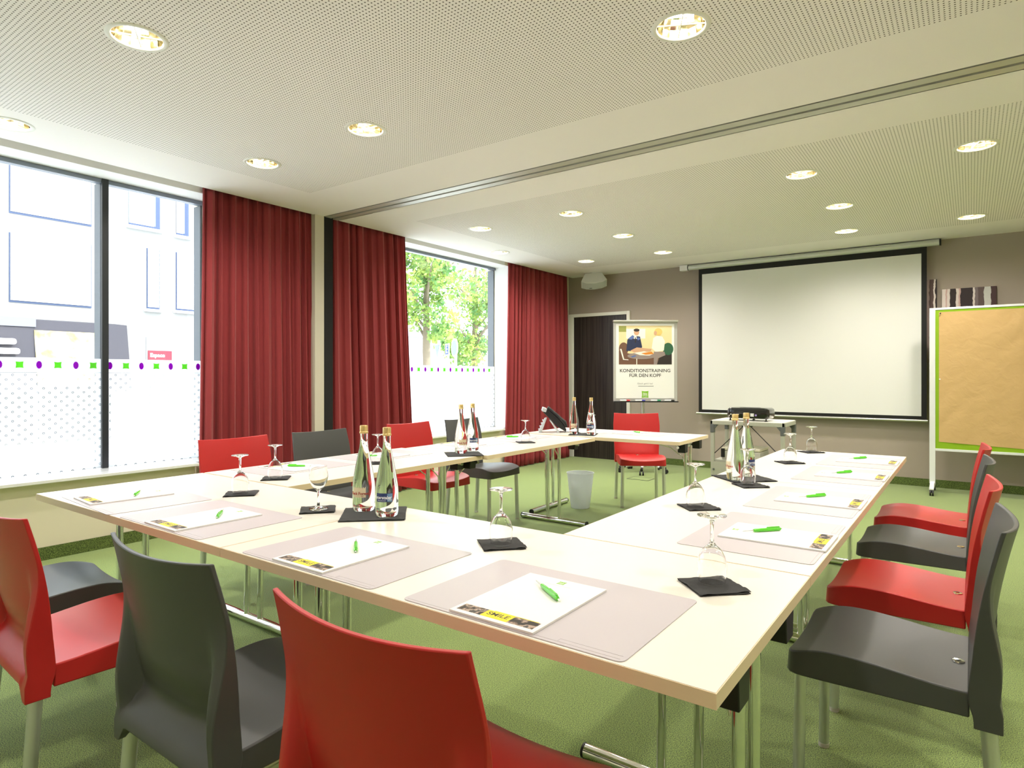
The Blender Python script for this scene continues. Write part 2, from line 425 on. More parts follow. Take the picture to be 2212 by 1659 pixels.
# ------------------------------------------------------------------ curtains
def curtain(name, y0, y1, y0b, y1b, seed, nf, label):
    rnd = random.Random(seed); ph = [rnd.uniform(0, 6.28) for _ in range(6)]
    e = []
    acc = 0; cuts = [0]
    for i in range(nf): acc += rnd.uniform(.45, 1.7); cuts.append(acc)
    cuts = [c / acc for c in cuts]; amps = [rnd.uniform(.45, 1.2) for _ in range(nf)]
    def fn(u, v):
        k = 0
        while k < nf - 1 and u > cuts[k + 1]: k += 1
        tt = (u - cuts[k]) / (cuts[k + 1] - cuts[k])
        s = math.sin(PI * tt) ** .7 * (1 if k % 2 else -1) * amps[k]
        drift = .006 * math.sin(v * 3 + ph[0] + u * 9) * v
        A = .033 + .010 * v
        yy = (y0 + (y1 - y0) * u) * (1 - v) + (y0b + (y1b - y0b) * u) * v + drift + .010 * math.sin(2 * PI * tt) * (1 if k % 2 else -1)
        return (-4.588 + .042 * v + s * (A - .004) + .004 * math.sin(v * 5 + ph[k % 6]), yy, (ZC + .03) * (1 - v) + .012 * v)
    m = MB(); m.grid(fn, nf * 12, 26)
    o = m.build(name, M_curt, smooth=80, fix=False)
    sl = o.modifiers.new('solidify', 'SOLIDIFY'); sl.thickness = .003; sl.offset = 0
    return tag(o, label, 'curtain', 'red curtains at the windows')
curtain('curtain', 1.645, 2.645, 1.60, 2.655, 3, 21, 'red floor-length curtain right of the large left window, leftmost of three')
curtain('curtain', 2.86, 3.835, 2.86, 3.93, 11, 19, 'red pleated curtain between the black wall slot and the narrower window')
curtain('curtain', 5.735, 7.20, 5.60, 7.21, 23, 27, 'red floor-length curtain in the far corner beside the dark door')

# ------------------------------------------------------------------ ceiling downlights
M_lring = mat('lamp_ring_white', (.80, .79, .74), .4)
M_refl = mat('reflector_faceted', (.90, .84, .68), .10, 1)
M_lglass = panemat('lamp_cover_glass', .04)
M_bulb = mat('lamp_bulb', (1, 1, 1), .5, emit=(1.0, .86, .60), es=22)
M_bar = mat('lamp_bar_white', (.85, .84, .8), .4)
def make_light():
    r = empty('ceiling_light', (0, 0, ZC), label='x', cat='ceiling light')
    m = MB(); m.lathe([(.099, .012), (.100, -.002), (.104, -.005), (.120, -.004), (.124, 0.0), (.122, .001), (.109, .001), (.106, .012)], 48); m.build('ring', M_lring, r, smooth=50)
    m = MB(); n = 16; rng = [(.100, .004), (.096, .035), (.082, .075), (.055, .105), (.02, .118)]
    for i in range(len(rng) - 1):
        for j in range(n):
            a = 2 * PI * j / n; b = 2 * PI * (j + 1) / n; (r0, z0), (r1, z1) = rng[i], rng[i + 1]
            m.add([(r0 * math.cos(a), r0 * math.sin(a), z0), (r0 * math.cos(b), r0 * math.sin(b), z0), (r1 * math.cos(b), r1 * math.sin(b), z1), (r1 * math.cos(a), r1 * math.sin(a), z1)], [(0, 1, 2, 3)])
    m.add([(.02 * math.cos(2 * PI * j / n), .02 * math.sin(2 * PI * j / n), .118) for j in range(n)], [tuple(range(n))])
    m.build('reflector', M_refl, r, fix=False)
    m = MB(); m.tube([(-.055, .012, .055), (.055, .012, .055)], .008, 10); m.tube([(-.055, -.014, .055), (.055, -.014, .055)], .008, 10); m.build('bulb', M_bulb, r, smooth=60)
    m = MB(); m.box(-.1, .1, -.0022, .0022, .006, .011); m.box(-.0022, .0022, -.1, .1, .006, .011); m.build('cross_bar', M_bar, r)
    ld = bpy.data.lights.new('lamp', 'SPOT'); ld.energy = LAMP_W; ld.spot_size = math.radians(165); ld.spot_blend = 1.0; ld.shadow_soft_size = .07; ld.color = (1.0, .94, .87)
    lo = bpy.data.objects.new('lamp', ld); COL.objects.link(lo); lo.parent = r; lo.location = (0, 0, -.012)
    return r
lspec = {
 0: 'large round ceiling downlight at the top left of the picture, above the window-side tables',
 1: 'large round ceiling downlight at the top right, nearest the camera in the first perforated panel',
 2: 'ceiling downlight cut by the left picture edge, above the left window',
 3: 'ceiling downlight in the first perforated panel, between the big top left one and the track',
 4: 'ceiling downlight at the corner of the first perforated panel, above the leftmost curtain',
 5: 'ceiling downlight just beyond the ceiling track, second from the windows',
 6: 'ceiling downlight just beyond the ceiling track, nearest the window with the trees',
 7: 'ceiling downlight in the middle of the far perforated panel, left of the bright one',
 8: 'small ceiling downlight on the plain border by the window with the trees',
 9: 'small ceiling downlight in the far row, left of the projection screen housing',
 10: 'small ceiling downlight right in front of the wall loudspeaker',
 11: 'ceiling downlight at far right just beyond the track, largest in the far perforated panel',
 12: 'ceiling downlight beyond the track, to the upper left above the projection screen',
 13: 'bright ceiling downlight in the middle of three lined up above the projection screen',
 14: 'ceiling downlight at the far right above the pinboard',
 15: 'ceiling downlight closest to the projection screen housing, above its middle'}
proto = make_light()
instances(proto, [((x, y, ZC), random.uniform(0, PI), lspec[i]) for i, (x, y) in enumerate(LIGHTS)], 'round downlights in the ceiling')
for i, (x, y) in enumerate(UNSEEN):
    o = copy_tree(proto); o.location = (x, y, ZC); o['label'] = 'added unseen ceiling downlight, overhead near the camera side'

# ================================================================== TABLES
ZT = .7152
def make_table(L, Wd):
    r = empty('folding_table', (0, 0, 0), label='x', cat='table'); hl, hw = L / 2 - .0015, Wd / 2 - .0015; th = .027
    m = MB(); m.box(-hl + .002, hl - .002, -hw + .002, hw - .002, ZT - th, ZT); m.build('tabletop', M_top, r)
    m = MB(); z0, z1 = ZT - th + .0005, ZT - .0008
    m.box(-hl, hl, -hw, -hw + .002, z0, z1); m.box(-hl, hl, hw - .002, hw, z0, z1); m.box(-hl, -hl + .002, -hw + .002, hw - .002, z0, z1); m.box(hl - .002, hl, -hw + .002, hw - .002, z0, z1)
    m.build('edge_band', M_edge, r)
    zu = ZT - th
    for s in (-1, 1):
        x = s * (hl - .055)
        for q in (-.056, .056):
            m = MB(); m.tube([(x, q, .03), (x, q, zu - .035)], .0145, 16); m.build('leg', M_chrome, r, smooth=50)
        m = MB(); m.tube([(x, -.31, .024), (x, .31, .024)], .022, 18); ft = m.build('foot_bar', M_chrome, r, smooth=50)
        for q in (-1, 1): m = MB(); m.tube([(x, q * .317, .024), (x, q * .309, .024)], .0228, 18); m.build('end_cap', M_black, ft, smooth=50)
        m = MB(); m.tube([(x, -.24, zu - .03), (x, -.10, zu - .035), (x, .10, zu - .035), (x, .24, zu - .03)], .011, 12); m.build('cross_tube', M_chrome, r, smooth=50)
        for q in (-1, 1):
            m = MB(); m.prism([(q * .215, zu), (q * .140, zu), (q * .147, zu - .072), (q * .208, zu - .072)], min(x - s * .012, x + s * .047), max(x - s * .012, x + s * .047), 'x'); m.build('bracket', M_black, r, bevel=.003)
            m = MB(); m.tube([(x - s * .016, q * .056, zu - .16), (x - s * .022, q * .056, zu - .125), (x - s * .12, q * .075, zu - .05), (x - s * .30, q * .10, zu - .006)], .0042, 8); m.build('folding_stay', M_chrome, r, smooth=50)
    return r
g = 'rectangular folding tables forming the U'
ta = make_table(1.44, .72)
instances(ta, [
 ((-.72, .36, 0), 0, 'nearest cream folding table, its corner pointing at the camera in the foreground'),
 ((-2.16, .36, 0), 0, 'cream folding table at the left end of the near row, beside the window'),
 ((-.36, 1.44, 0), PI / 2, 'cream folding table in the right row next to the foreground corner table'),
 ((-.36, 2.88, 0), PI / 2, 'cream folding table at the far end of the right row, nearest the projector stand')], g)
tb = make_table(1.40, .72)
instances(tb, [
 ((-2.52, 1.425, 0), PI / 2, 'cream folding table in the window-side row, first beyond the near row'),
 ((-2.485, 2.83, 0), PI / 2, 'cream folding table in the window-side row carrying the napkin that overhangs the edge'),
 ((-2.165, 3.945, 0), math.radians(2.0), 'cream folding table across the far end with the telephone on it')], g)

# ================================================================== CHAIRS
def make_chair(body):
    r = empty('stacking_chair', (0, 0, 0), label='x', cat='chair')
    # backrest: one moulded shell, thin panel at the top, side members and apron swept back below
    nu, nv = 36, 34
    def yc(z):
        return -.192 - .012 * sst(.42, .6, z) - .052 * max(0, (z - .56) / .29) ** 1.5
    def hw(z): return .213 + .013 * sst(.45, .72, z) - .008 * sst(.72, .85, z)
    def top(u): return .847 - .010 * (1 - u * u)
    def low(u): return .405 - .038 * sst(.74, .9, abs(u))
    def front(u, z, fr_=True): return yc(z) - .036 * (1 - u * u) * sst(.44, .60, z) - .004 - (.012 * sst(.44, .38, z) * sst(.6, .85, abs(u)) if fr_ else 0)
    def rear(u, z):
        dw = .052 * sst(.735, .47, z) - .004 * sst(.45, .38, z)
        wing = sst(.76, .90, abs(u)) * dw
        ap = .058 * sst(.505, .41, z)
        fl = (.030 * (abs(u) ** 2)) * sst(.60, .48, z) * .5
        return front(u, z, False) - .011 - max(wing, ap) - fl * 0
    def dw0(z): return 0
    m = MB(); V = []
    for side in (0, 1):
        for j in range(nv + 1):
            for i in range(nu + 1):
                c = 2 * i / nu - 1; u = math.copysign(abs(c) ** .8, c) if c else 0
                t = j / nv; z = low(u) + (top(u) - low(u)) * t
                V.append((u * hw(z), front(u, z) if side == 0 else rear(u, z), z))
    n1 = (nu + 1); N = n1 * (nv + 1); F = []
    for j in range(nv):
        for i in range(nu):
            a = j * n1 + i; F.append((a, a + 1, a + n1 + 1, a + n1)); F.append((N + a + 1, N + a, N + a + n1, N + a + n1 + 1))
    for i in range(nu):
        F.append((i + 1, i, N + i, N + i + 1)); a = nv * n1 + i; F.append((a, a + 1, N + a + 1, N + a))
    for j in range(nv):
        a = j * n1; F.append((a, a + n1, N + a + n1, N + a)); a = j * n1 + nu; F.append((a + n1, a, N + a, N + a + n1))
    m.add(V, F); m.build('backrest', body, r, smooth=38, bevel=.0025)
    # seat: crowned lip, dished pan, deep skirt
    def half(y): return .205 + .006 * sst(-.2, .15, y)
    def zs(u, y):
        z = .444 + .022 * sst(-.20, .08, y) - .022 * max(0, (y - .09) / .125) ** 2.0
        return z - .013 * (1 - u * u) * sst(-.21, -.05, y) + .004 * u * u
    m = MB(); nu, nv = 24, 26; y0, y1 = -.200, .215; V = []; F = []
    def pt(i, j, dz=0):
        u = 2 * i / nu - 1; v = j / nv; y = y0 + (y1 - y0) * v
        c = 1 - .05 * max(0, (v - .9) / .1) ** 2.5
        yy = y - .012 * max(0, (abs(u) - .86) / .14) ** 2 * sst(.7, 1, v)
        return (u * half(y) * c, yy, zs(u, y))
    for j in range(nv + 1):
        for i in range(nu + 1): V.append(pt(i, j))
    n1 = nu + 1
    for j in range(nv):
        for i in range(nu): a = j * n1 + i; F.append((a, a + 1, a + n1 + 1, a + n1))
    ring = [i for i in range(nu + 1)] + [j * n1 + nu for j in range(1, nv + 1)] + [nv * n1 + i for i in range(nu - 1, -1, -1)] + [j * n1 for j in range(nv - 1, 0, -1)]
    o = len(V)
    for k in ring: x, y, z = V[k]; V.append((x * 1.012, y + (.004 if y > .18 else 0), .388))
    n = len(ring)
    for k in range(n): F.append((ring[(k + 1) % n], ring[k], o + k, o + (k + 1) % n))
    F.append(tuple(o + k for k in range(n)))
    m.add(V, F); st = m.build('seat', body, r, smooth=40, bevel=.004)
    m = MB(); m.lathe([(.006, .0005), (.006, .003), (.014, .0032), (.0150, .001), (.0150, -.002)], 20, c=(0, -.176, .4435)); m.build('rivet', M_chrome, st, smooth=50)
    for s in (-1, 1):
        m = MB(); m.tube([(s * .186, .182, .392), (s * .193, .188, .012)], .0155, 16); lg = m.build('leg', M_leg, r, smooth=50)
        m = MB(); m.tube([(s * .193, .188, .014), (s * .193, .188, .001)], .0165, 16); m.build('foot_cap', M_foot, lg, smooth=50)
        m = MB(); m.tube([(s * .190, -.234, .40), (s * .199, -.262, .012)], .0165, 16); lg = m.build('leg', M_leg, r, smooth=50)
        m = MB(); m.tube([(s * .199, -.262, .014), (s * .199, -.262, .001)], .0175, 16); m.build('foot_cap', M_foot, lg, smooth=50)
    return r
D = math.radians
red = make_chair(M_red); gry = make_chair(M_grey)
instances(red, [
 ((-.435, -.078, 0), 0, 'large red plastic chair in the foreground, seen from behind, nearest the camera'),
 ((-1.842, -.13, 0), D(-3), 'red plastic chair seen from behind at the left edge, left of the green-grey foreground chair'),
 ((.107, 1.75, 0), D(90), 'red plastic chair on the right side, second from the camera'),
 ((.107, 3.15, 0), D(90), 'red plastic chair on the right side, farthest from the camera'),
 ((-2.985, 1.108, 0), D(-90), 'red plastic chair facing the room in front of the leftmost curtain'),
 ((-3.0, 2.56, 0), D(-93), 'red plastic chair on the window side between the two dark ones'),
 ((-2.225, 4.60, 0), D(213), 'red plastic chair behind the far table, facing the camera below the flip chart')], 'red plastic chairs around the tables')
instances(gry, [
 ((-1.09, -.07, 0), 0, 'dark grey plastic chair in the foreground, seen from behind between two red chairs'),
 ((-2.42, -.115, 0), D(-4), 'dark plastic chair at the left edge, only its seat showing beside the red chair'),
 ((.118, 1.10, 0), D(90), 'dark grey plastic chair at the right edge, nearest the camera on that side'),
 ((.107, 2.50, 0), D(90), 'dark plastic chair on the right side between two red chairs'),
 ((-2.98, 1.722, 0), D(-90), 'dark plastic chair on the window side, its back in front of the white pilaster'),
 ((-2.985, 3.20, 0), D(-90), 'dark plastic chair on the window side, farthest, behind a pair of bottles')], 'dark grey plastic chairs around the tables')

# ================================================================== TABLE SETTINGS
def make_mat():
    m = MB(); m.prism(rounded(-.27, .27, -.188, .188, .015), 0, .0015)
    o = m.build('desk_mat', M_pad); tag(o, 'x', 'desk mat')
    l_ = MB(); l_.box(-.26, .26, -.179, -.1778, .0015, .0018); l_.box(.13, .26, -.166, -.1652, .0015, .0018); l_.box(.1295, .1305, -.178, -.166, .0015, .0018)
    l_.build('embossed_line', mat('mat_line', (.50, .45, .46), .5), o)
    return o
def put(x, y, z=ZT + .0002): return (x, y, z)
PADS = [((-.436, .198), 0, 'nearest grey desk mat, front centre of the foreground table'),
 ((-1.077, .197), 0, 'grey desk mat on the foreground table behind the big red chair'),
 ((-1.843, .195), 0, 'grey desk mat on the near row, third from the right'),
 ((-2.43, .203), D(-4), 'grey desk mat at the left end of the near row'),
 ((-.202, 1.09), PI / 2, 'grey desk mat on the right row nearest the camera, before the front dark chair'),
 ((-.202, 1.762), PI / 2, 'grey desk mat on the right row, second from the camera'),
 ((-.200, 2.55), PI / 2, 'grey desk mat on the right row, third from the camera'),
 ((-.202, 3.175), PI / 2, 'grey desk mat at the far end of the right row'),
 ((-2.665, 1.12), -PI / 2, 'lilac-grey desk mat in the window row, before the first red chair'),
 ((-2.665, 1.75), -PI / 2, 'lilac-grey desk mat in the window row, before the chair by the white pilaster'),
 ((-2.645, 2.50), -PI / 2, 'lilac-grey desk mat in the window row, before the second red chair'),
 ((-2.635, 3.13), -PI / 2, 'lilac-grey desk mat in the window row, farthest, before the last dark chair'),
 ((-2.03, 4.10), PI + D(2), 'grey desk mat on the far cross table before its red chair')]
instances(make_mat(), [(put(*p), a, l) for p, a, l in PADS], 'grey desk mats at the seats')
def make_pad():
    m = MB(); m.box(-.106, .106, -.152, .152, 0, .005)
    o = m.build('notepad', M_paper, bevel=.0006); tag(o, 'x', 'notepad')
    z = .0052
    m = MB(); m.box(-.096, -.034, -.140, -.106, .005, z, 0); m.build('photo_print', M_photo, o)
    m = MB(); m.box(.034, .096, -.140, -.106, .005, z, 0); m.build('photo_print', M_photo, o)
    m = MB(); m.box(-.034, .034, -.140, -.106, .005, z, 0); m.box(-.02, .09, -.106, -.1035, .005, z, 0); m.build('yellow_strip', M_yel, o)
    m = MB(); add_text(m, 'SMILE', .022, Matrix.Translation((0, -.121, z)), 0, .0001, .0002); m.build('strip_lettering', M_ink, o)
    m = MB(); pts = []
    for s in range(4):
        a0 = PI / 4 + s * PI / 2
        for u in range(5):
            A = Vector((math.cos(a0), math.sin(a0))) * .0135; B = Vector((math.cos(a0 + PI / 2), math.sin(a0 + PI / 2))) * .0135
            p = A.lerp(B, u / 5) * (1 - .13 * math.sin(PI * u / 5)); pts.append((p.x, .128 + p.y))
    m.prism(pts, .005, z, mi=0); lg = m.build('logo', M_lime, o)
    m = MB(); add_text(m, 'ibis', .010, Matrix.Translation((0, .1285, z)), 0, .0001, .0001); add_text(m, 'STYLES', .0042, Matrix.Translation((0, .1225, z)), 0, .0001); m.build('logo_lettering', M_paper, lg)
    m = MB(); m.box(-.035, .035, .1085, .1093, .005, z); m.build('small_print', mat('pad_print', (.6, .6, .55), .7), o)
    return o
PZ = ZT + .0018
PADN = [((-.463, .166), 0, 'nearest white notepad with a SMILE strip, on the front desk mat'),
 ((-1.097, .166), 0, 'white notepad with yellow strip above the big red chair'),
 ((-1.827, .165), D(-1), 'white notepad on the near row behind the dark chair top'),
 ((-2.50, .19), D(-5), 'white notepad at the left end of the near row'),
 ((-.161, 1.073), PI / 2, 'white notepad on the right row nearest the camera'),
 ((-.161, 1.762), PI / 2, 'white notepad on the right row, second from the camera'),
 ((-.158, 2.54), PI / 2, 'white notepad on the right row, third from the camera'),
 ((-.162, 3.185), PI / 2, 'white notepad at the far end of the right row'),
 ((-2.66, 1.10), -PI / 2 + D(4), 'white notepad behind the glass in front of the first red window-side chair'),
 ((-2.67, 1.74), -PI / 2, 'white notepad in the window row partly hidden by the two near bottles'),
 ((-2.66, 2.50), -PI / 2, 'white notepad in the window row behind the middle pair of bottles'),
 ((-2.65, 3.13), -PI / 2 + D(3), 'white notepad in the window row beside the farthest upturned glass of that row'),
 ((-2.07, 4.10), PI - D(8), 'white notepad on the far table in front of the far red chair')]
instances(make_pad(), [(put(*p, PZ), a, l) for p, a, l in PADN], 'white notepads on the desk mats')
def make_pen():
    r = empty('ballpoint_pen', (0, 0, 0), label='x', cat='pen')   # tip at origin, body along +X
    m = MB(); m.tube([(.038, 0, 0), (.042, 0, 0), (.06, 0, 0), (.11, 0, 0), (.128, 0, 0), (.134, 0, 0)], [.0040, .0048, .0055, .0058, .0056, .004], 14); m.build('barrel', M_pen, r, smooth=45)
    m = MB(); m.box(.086, .126, -.0022, .0022, .005, .0085); m.box(.122, .130, -.0022, .0022, .003, .0085); m.build('clip', M_pen, r, bevel=.0006)
    m = MB(); m.tube([(0, 0, 0), (.004, 0, 0), (.040, 0, 0)], [.0007, .0016, .0022], 10); m.build('tip', M_alu, r, smooth=45)
    m = MB(); m.tube([(.133, 0, 0), (.139, 0, 0)], .0022, 10); m.build('push_button', M_chrome, r, smooth=45)
    return r
PENS = [((-.515, .262), (-.405, .184), 'green ballpoint pen on the nearest notepad'),
 ((-1.162, .267), (-1.049, .170), 'green ballpoint pen on the notepad above the big red chair'),
 ((-1.885, .266), (-1.794, .194), 'green ballpoint pen on the third notepad of the near row'),
 ((-2.546, .274), (-2.428, .195), 'green ballpoint pen on the leftmost notepad of the near row'),
 ((-.257, 1.037), (-.168, 1.138), 'green ballpoint pen on the nearest notepad of the right row'),
 ((-.239, 1.744), (-.161, 1.849), 'green ballpoint pen on the second notepad of the right row'),
 ((-.247, 2.514), (-.166, 2.628), 'green ballpoint pen on the third notepad of the right row'),
 ((-.262, 3.188), (-.182, 3.298), 'green ballpoint pen on the farthest notepad of the right row'),
 ((-2.56, 1.15), (-2.67, 1.08), 'green ballpoint pen behind the upturned glass before the first window-side chair'),
 ((-2.60, 1.70), (-2.69, 1.60), 'green ballpoint pen seen between the two near bottles'),
 ((-2.58, 3.17), (-2.70, 3.08), 'green ballpoint pen on the farthest notepad of the window row'),
 ((-2.09, 4.13), (-2.00, 4.07), 'green ballpoint pen on the far cross table notepad')]
sp = []
for a, b, l in PENS: sp.append(((a[0], a[1], PZ + .0052 + .0059), math.atan2(b[1] - a[1], b[0] - a[0]), l))
instances(make_pen(), sp, 'green pens on the notepads')
# napkins
def make_napkin(s, name, seed):
    rnd = random.Random(seed); o = Vector((rnd.uniform(0, 9), rnd.uniform(0, 9), 0)); h = s / 2; m = MB()
    for layer in range(3):
        ins = [0, .002, -.001][layer]; z0 = .0008 + layer * .0013; sk = [0, .0016, -.0014][layer]
        def top(u, v):
            x = (u - .5) * (s - ins * 2) + sk * (v - .5) * 4; y = (v - .5) * (s + ins) - sk * (u - .5) * 4
            e = max(abs(u - .5), abs(v - .5)) * 2
            lift = .0035 * layer * sst(.75, 1, e) * noise.noise(Vector((x * 30, y * 30, 0)) + o)
            return (x, y, z0 + abs(lift) + .0006 * noise.noise(Vector((x * 90, y * 90, 2)) + o))
        m.grid(top, 14, 14); m.grid(lambda u, v: (top(1 - u, v)[0], top(1 - u, v)[1], top(1 - u, v)[2] - .0008), 14, 14)
    m.box(-h, h, -h, h, .0001, .0022)
    return tag(m.build(name, M_nap, smooth=60, fix=False), 'x', 'napkin')
NAP = [((-.172, .50), 'black paper napkin under the upturned glass nearest the camera'),
 ((-.799, .504), 'black paper napkin under the upturned glass in the middle foreground'),
 ((-1.639, .492), 'black paper napkin under the upright glass'),
 ((-2.167, .505), 'black paper napkin under the left upturned glass of the near row'),
 ((-2.406, .829), 'black paper napkin under the upturned glass before the leftmost red chair'),
 ((-.513, 1.365), 'black paper napkin under the first upturned glass of the right row'),
 ((-.487, 1.965), 'black paper napkin under the glass in front of the right row bottles'),
 ((-.521, 2.885), 'black paper napkin under the second last glass of the right row'),
 ((-.525, 3.50), 'black paper napkin under the last glass of the right row'),
 ((-2.415, 1.484), 'black paper napkin behind the two near bottles'),
 ((-2.376, 2.907), 'black paper napkin under the farthest upturned glass of the window row')]
instances(make_napkin(.122, 'paper_napkin', 1), [((x, y, ZT + .0002), D(45 + 4 * math.sin(i * 7)), l) for i, ((x, y), l) in enumerate(NAP)], 'small black napkins under the glasses')
NAPB = [((-1.415, .565), 43, 'large black napkin under the two near bottles'),
 ((-2.287, 2.09), 47, 'large black napkin under the middle bottles, its corner hanging over the table edge'),
 ((-.572, 2.157), 45, 'large black napkin under the right row bottles'),
 ((-2.35, 3.735), 20, 'large black napkin under the far pair of bottles by the telephone')]
instances(make_napkin(.222, 'paper_napkin', 5), [((x, y, ZT + .0002), D(a), l) for (x, y), a, l in NAPB], 'large black napkins under the bottles')
# wine glasses
def glass_profile():
    return [(0, 0), (.0335, 0), (.0345, .0015), (.034, .003), (.018, .006), (.006, .012), (.0042, .025), (.0040, .055), (.0052, .066), (.011, .073), (.022, .083), (.0305, .099), (.0342, .118), (.0340, .136), (.0305, .1605),
            (.0297, .1605), (.0330, .136), (.0332, .118), (.0295, .100), (.0212, .0845), (.0105, .0755), (.004, .0715), (0, .0705)]
def make_glass(inv):
    r = empty('wine_glass', (0, 0, 0), label='x', cat='wine glass'); p = glass_profile()
    def P(l): return [(a, (.1607 - b) if inv else b) for a, b in l]
    m = MB(); m.lathe(P(p), 40); m.build('glass_body', M_glass, r, smooth=60)
    return r
GZ = ZT + .0058
GL = [((-.180, .517), 'upturned wine glass nearest the camera, right foreground'),
 ((-.797, .500), 'upturned wine glass in the centre foreground'),
 ((-2.165, .498), 'upturned wine glass at the left, in the near row'),
 ((-2.390, .813), 'upturned wine glass in front of the leftmost red chair back'),
 ((-.521, 1.353), 'upturned wine glass at the front of the right row'),
 ((-.500, 1.968), 'upturned wine glass in front of the right row bottles'),
 ((-.521, 2.900), 'upturned wine glass second from the far end of the right row'),
 ((-.525, 3.520), 'upturned wine glass at the far end of the right row'),
 ((-2.412, 1.484), 'upturned wine glass behind the two near bottles'),
 ((-2.385, 2.920), 'upturned wine glass left of the telephone'),
 ((-2.300, 3.790), 'upturned wine glass between the far pair of bottles')]
instances(make_glass(True), [((x, y, GZ), 0, l) for (x, y), l in GL], 'upturned wine glasses on napkins')
u = make_glass(False); u.location = (-1.632, .489, GZ); u['label'] = 'the only upright wine glass, left of the two near bottles'
# bottles
def make_bottle(kind):
    r = empty('water_bottle', (0, 0, 0), label='x', cat='bottle')
    m = MB(); m.lathe([(0, .006), (.026, .002), (.035, 0), (.0395, .005), (.0405, .02), (.0405, .088), (.0395, .105), (.036, .130), (.0295, .165), (.0225, .200), (.0165, .230), (.0140, .247), (.0132, .262), (.0132, .284), (0, .284)], 48)
    m.build('bottle_glass', M_bott, r, smooth=50)
    m = MB(); m.lathe([(.0150, .281), (.0160, .283), (.0158, .287), (.0142, .289), (.0146, .292), (.0146, .308), (.0134, .3105), (0, .3105)], 28); m.build('cap', M_cap, r, smooth=40)
    R = .0409
    def wrap(a0):
        def f(v): a = a0 + v[0] / R; return ((R + .0004 + v[2]) * math.cos(a), (R + .0004 + v[2]) * math.sin(a), v[1])
        return f
    cols = {'pale': (mat('label_cream', (.78, .68, .48), .6), mat('label_red_ink', (.42, .03, .02), .6)), 'blue': (mat('label_navy', (.015, .035, .14), .5), mat('label_white_ink', (.85, .87, .9), .6))}[kind]
    c0 = 0.0; w = .62 if kind == 'pale' else .74
    def band(mb, a0, a1, z0, z1, rr, n=16, mi=0, zig=False):
        def f(u, v):
            a = a0 + (a1 - a0) * u; zt = z1 + (.0035 * math.sin(u * 40) if zig else 0); return (rr * math.cos(a), rr * math.sin(a), z0 + (zt - z0) * v)
        mb.grid(f, n, 2, mi); mb.grid(lambda u, v: (lambda q: (q[0] * .997, q[1] * .997, q[2]))(f(1 - u, v)), n, 2, mi)
    m = MB(); z0, z1 = (.052, .088) if kind == 'pale' else (.054, .084)
    band(m, c0 - w, c0 + w, z0, z1, R, 24, 0, kind == 'pale')
    lb = m.build('label', cols[0], r, smooth=60, fix=False)
    if kind == 'blue':
        m = MB(); band(m, c0 + .28, c0 + w - .02, z0 + .001, z1 - .001, R + .0003, 8); m.build('label_panel', mat('label_light_blue', (.13, .25, .42), .5), lb, fix=False)
        m = MB(); add_text(m, 'Peterstaler', .0155, Matrix(), 0, .0001, .0003, fn=wrap(c0 - .17)); mv = m
        mv.v = [(x, y, z + .069) for x, y, z in mv.v]; k = len(mv.v)
        add_text(m, '0,75 l', .007, Matrix(), 0, .0001, fn=wrap(c0 + .5)); mv.v = mv.v[:k] + [(x, y, z + .061) for x, y, z in mv.v[k:]]; k = len(mv.v)
        add_text(m, 'Mineralwasser', .0055, Matrix(), 0, .0001, fn=wrap(c0 - .2)); mv.v = mv.v[:k] + [(x, y, z + .059) for x, y, z in mv.v[k:]]
        m.build('label_lettering', cols[1], lb, fix=False)
    else:
        m = MB(); add_text(m, 'Black Forest', .0145, Matrix(), 0, .0001, .0003, fn=wrap(c0)); m.v = [(x, y, z + .066) for x, y, z in m.v]; k = len(m.v)
        add_text(m, 'still', .006, Matrix(), 0, .0001, fn=wrap(c0 + .3)); m.v = m.v[:k] + [(x, y, z + .057) for x, y, z in m.v[k:]]
        m.build('label_lettering', cols[1], lb, fix=False)
    return r
def face(x, y, off=0): return math.atan2(-.99 - y, .3213 - x) + off
BP = [((-1.489, .581), -.45, 'clear water bottle with cream label and red lettering, left of the near pair'),
 ((-2.324, 2.108), .3, 'clear water bottle with cream label, left of the middle pair in the window row'),
 ((-2.425, 3.708), -.2, 'clear water bottle with pale label, left of the far pair by the telephone'),
 ((-.588, 2.076), -1.1, 'clear water bottle with pale label in front on the right row')]
BB = [((-1.352, .567), -.25, 'clear water bottle with blue label and white lettering, right of the near pair'),
 ((-2.359, 2.267), .25, 'clear water bottle with blue label, right of the middle pair in the window row'),
 ((-2.266, 3.719), -.2, 'clear water bottle with blue label, right of the far pair'),
 ((-.577, 2.221), .9, 'clear water bottle with blue label standing behind the other on the right row')]
instances(make_bottle('pale'), [((x, y, ZT + .0052), face(x, y, o), l) for (x, y), o, l in BP], 'water bottles with cream labels')
instances(make_bottle('blue'), [((x, y, ZT + .0052), face(x, y, o), l) for (x, y), o, l in BB], 'water bottles with blue labels')

# telephone seen from behind
M_ph = mat('phone_black', (.015, .015, .017), .3); M_ph2 = mat('phone_silver', (.62, .66, .70), .3, .4)
ph = empty('desk_telephone', (-2.70, 3.80, ZT), D(35), 'black desk telephone on a silver foot at the window end of the far cross table', 'telephone')
m = MB(); m.prism([(.115, .006), (.118, .030), (.050, .118), (-.045, .200), (-.085, .215), (-.092, .185), (-.030, .120), (.03, .055)], -.085, .085, 'y'); m.build('housing', M_ph, ph, bevel=.006)
m = MB(); m.prism([(-.098, .188), (-.088, .222), (-.052, .208), (-.062, .178)], -.088, .088, 'y'); m.build('display_back', M_ph2, ph, bevel=.004)
m = MB(); m.prism([(-.070, .125), (-.052, .130), (-.10, .0), (-.128, .0)], -.075, .02, 'y')
for i in range(4): z = .02 + i * .027; m.box(-.128 + i * .012, -.10 + i * .012, -.08, .028, z, z + .008)
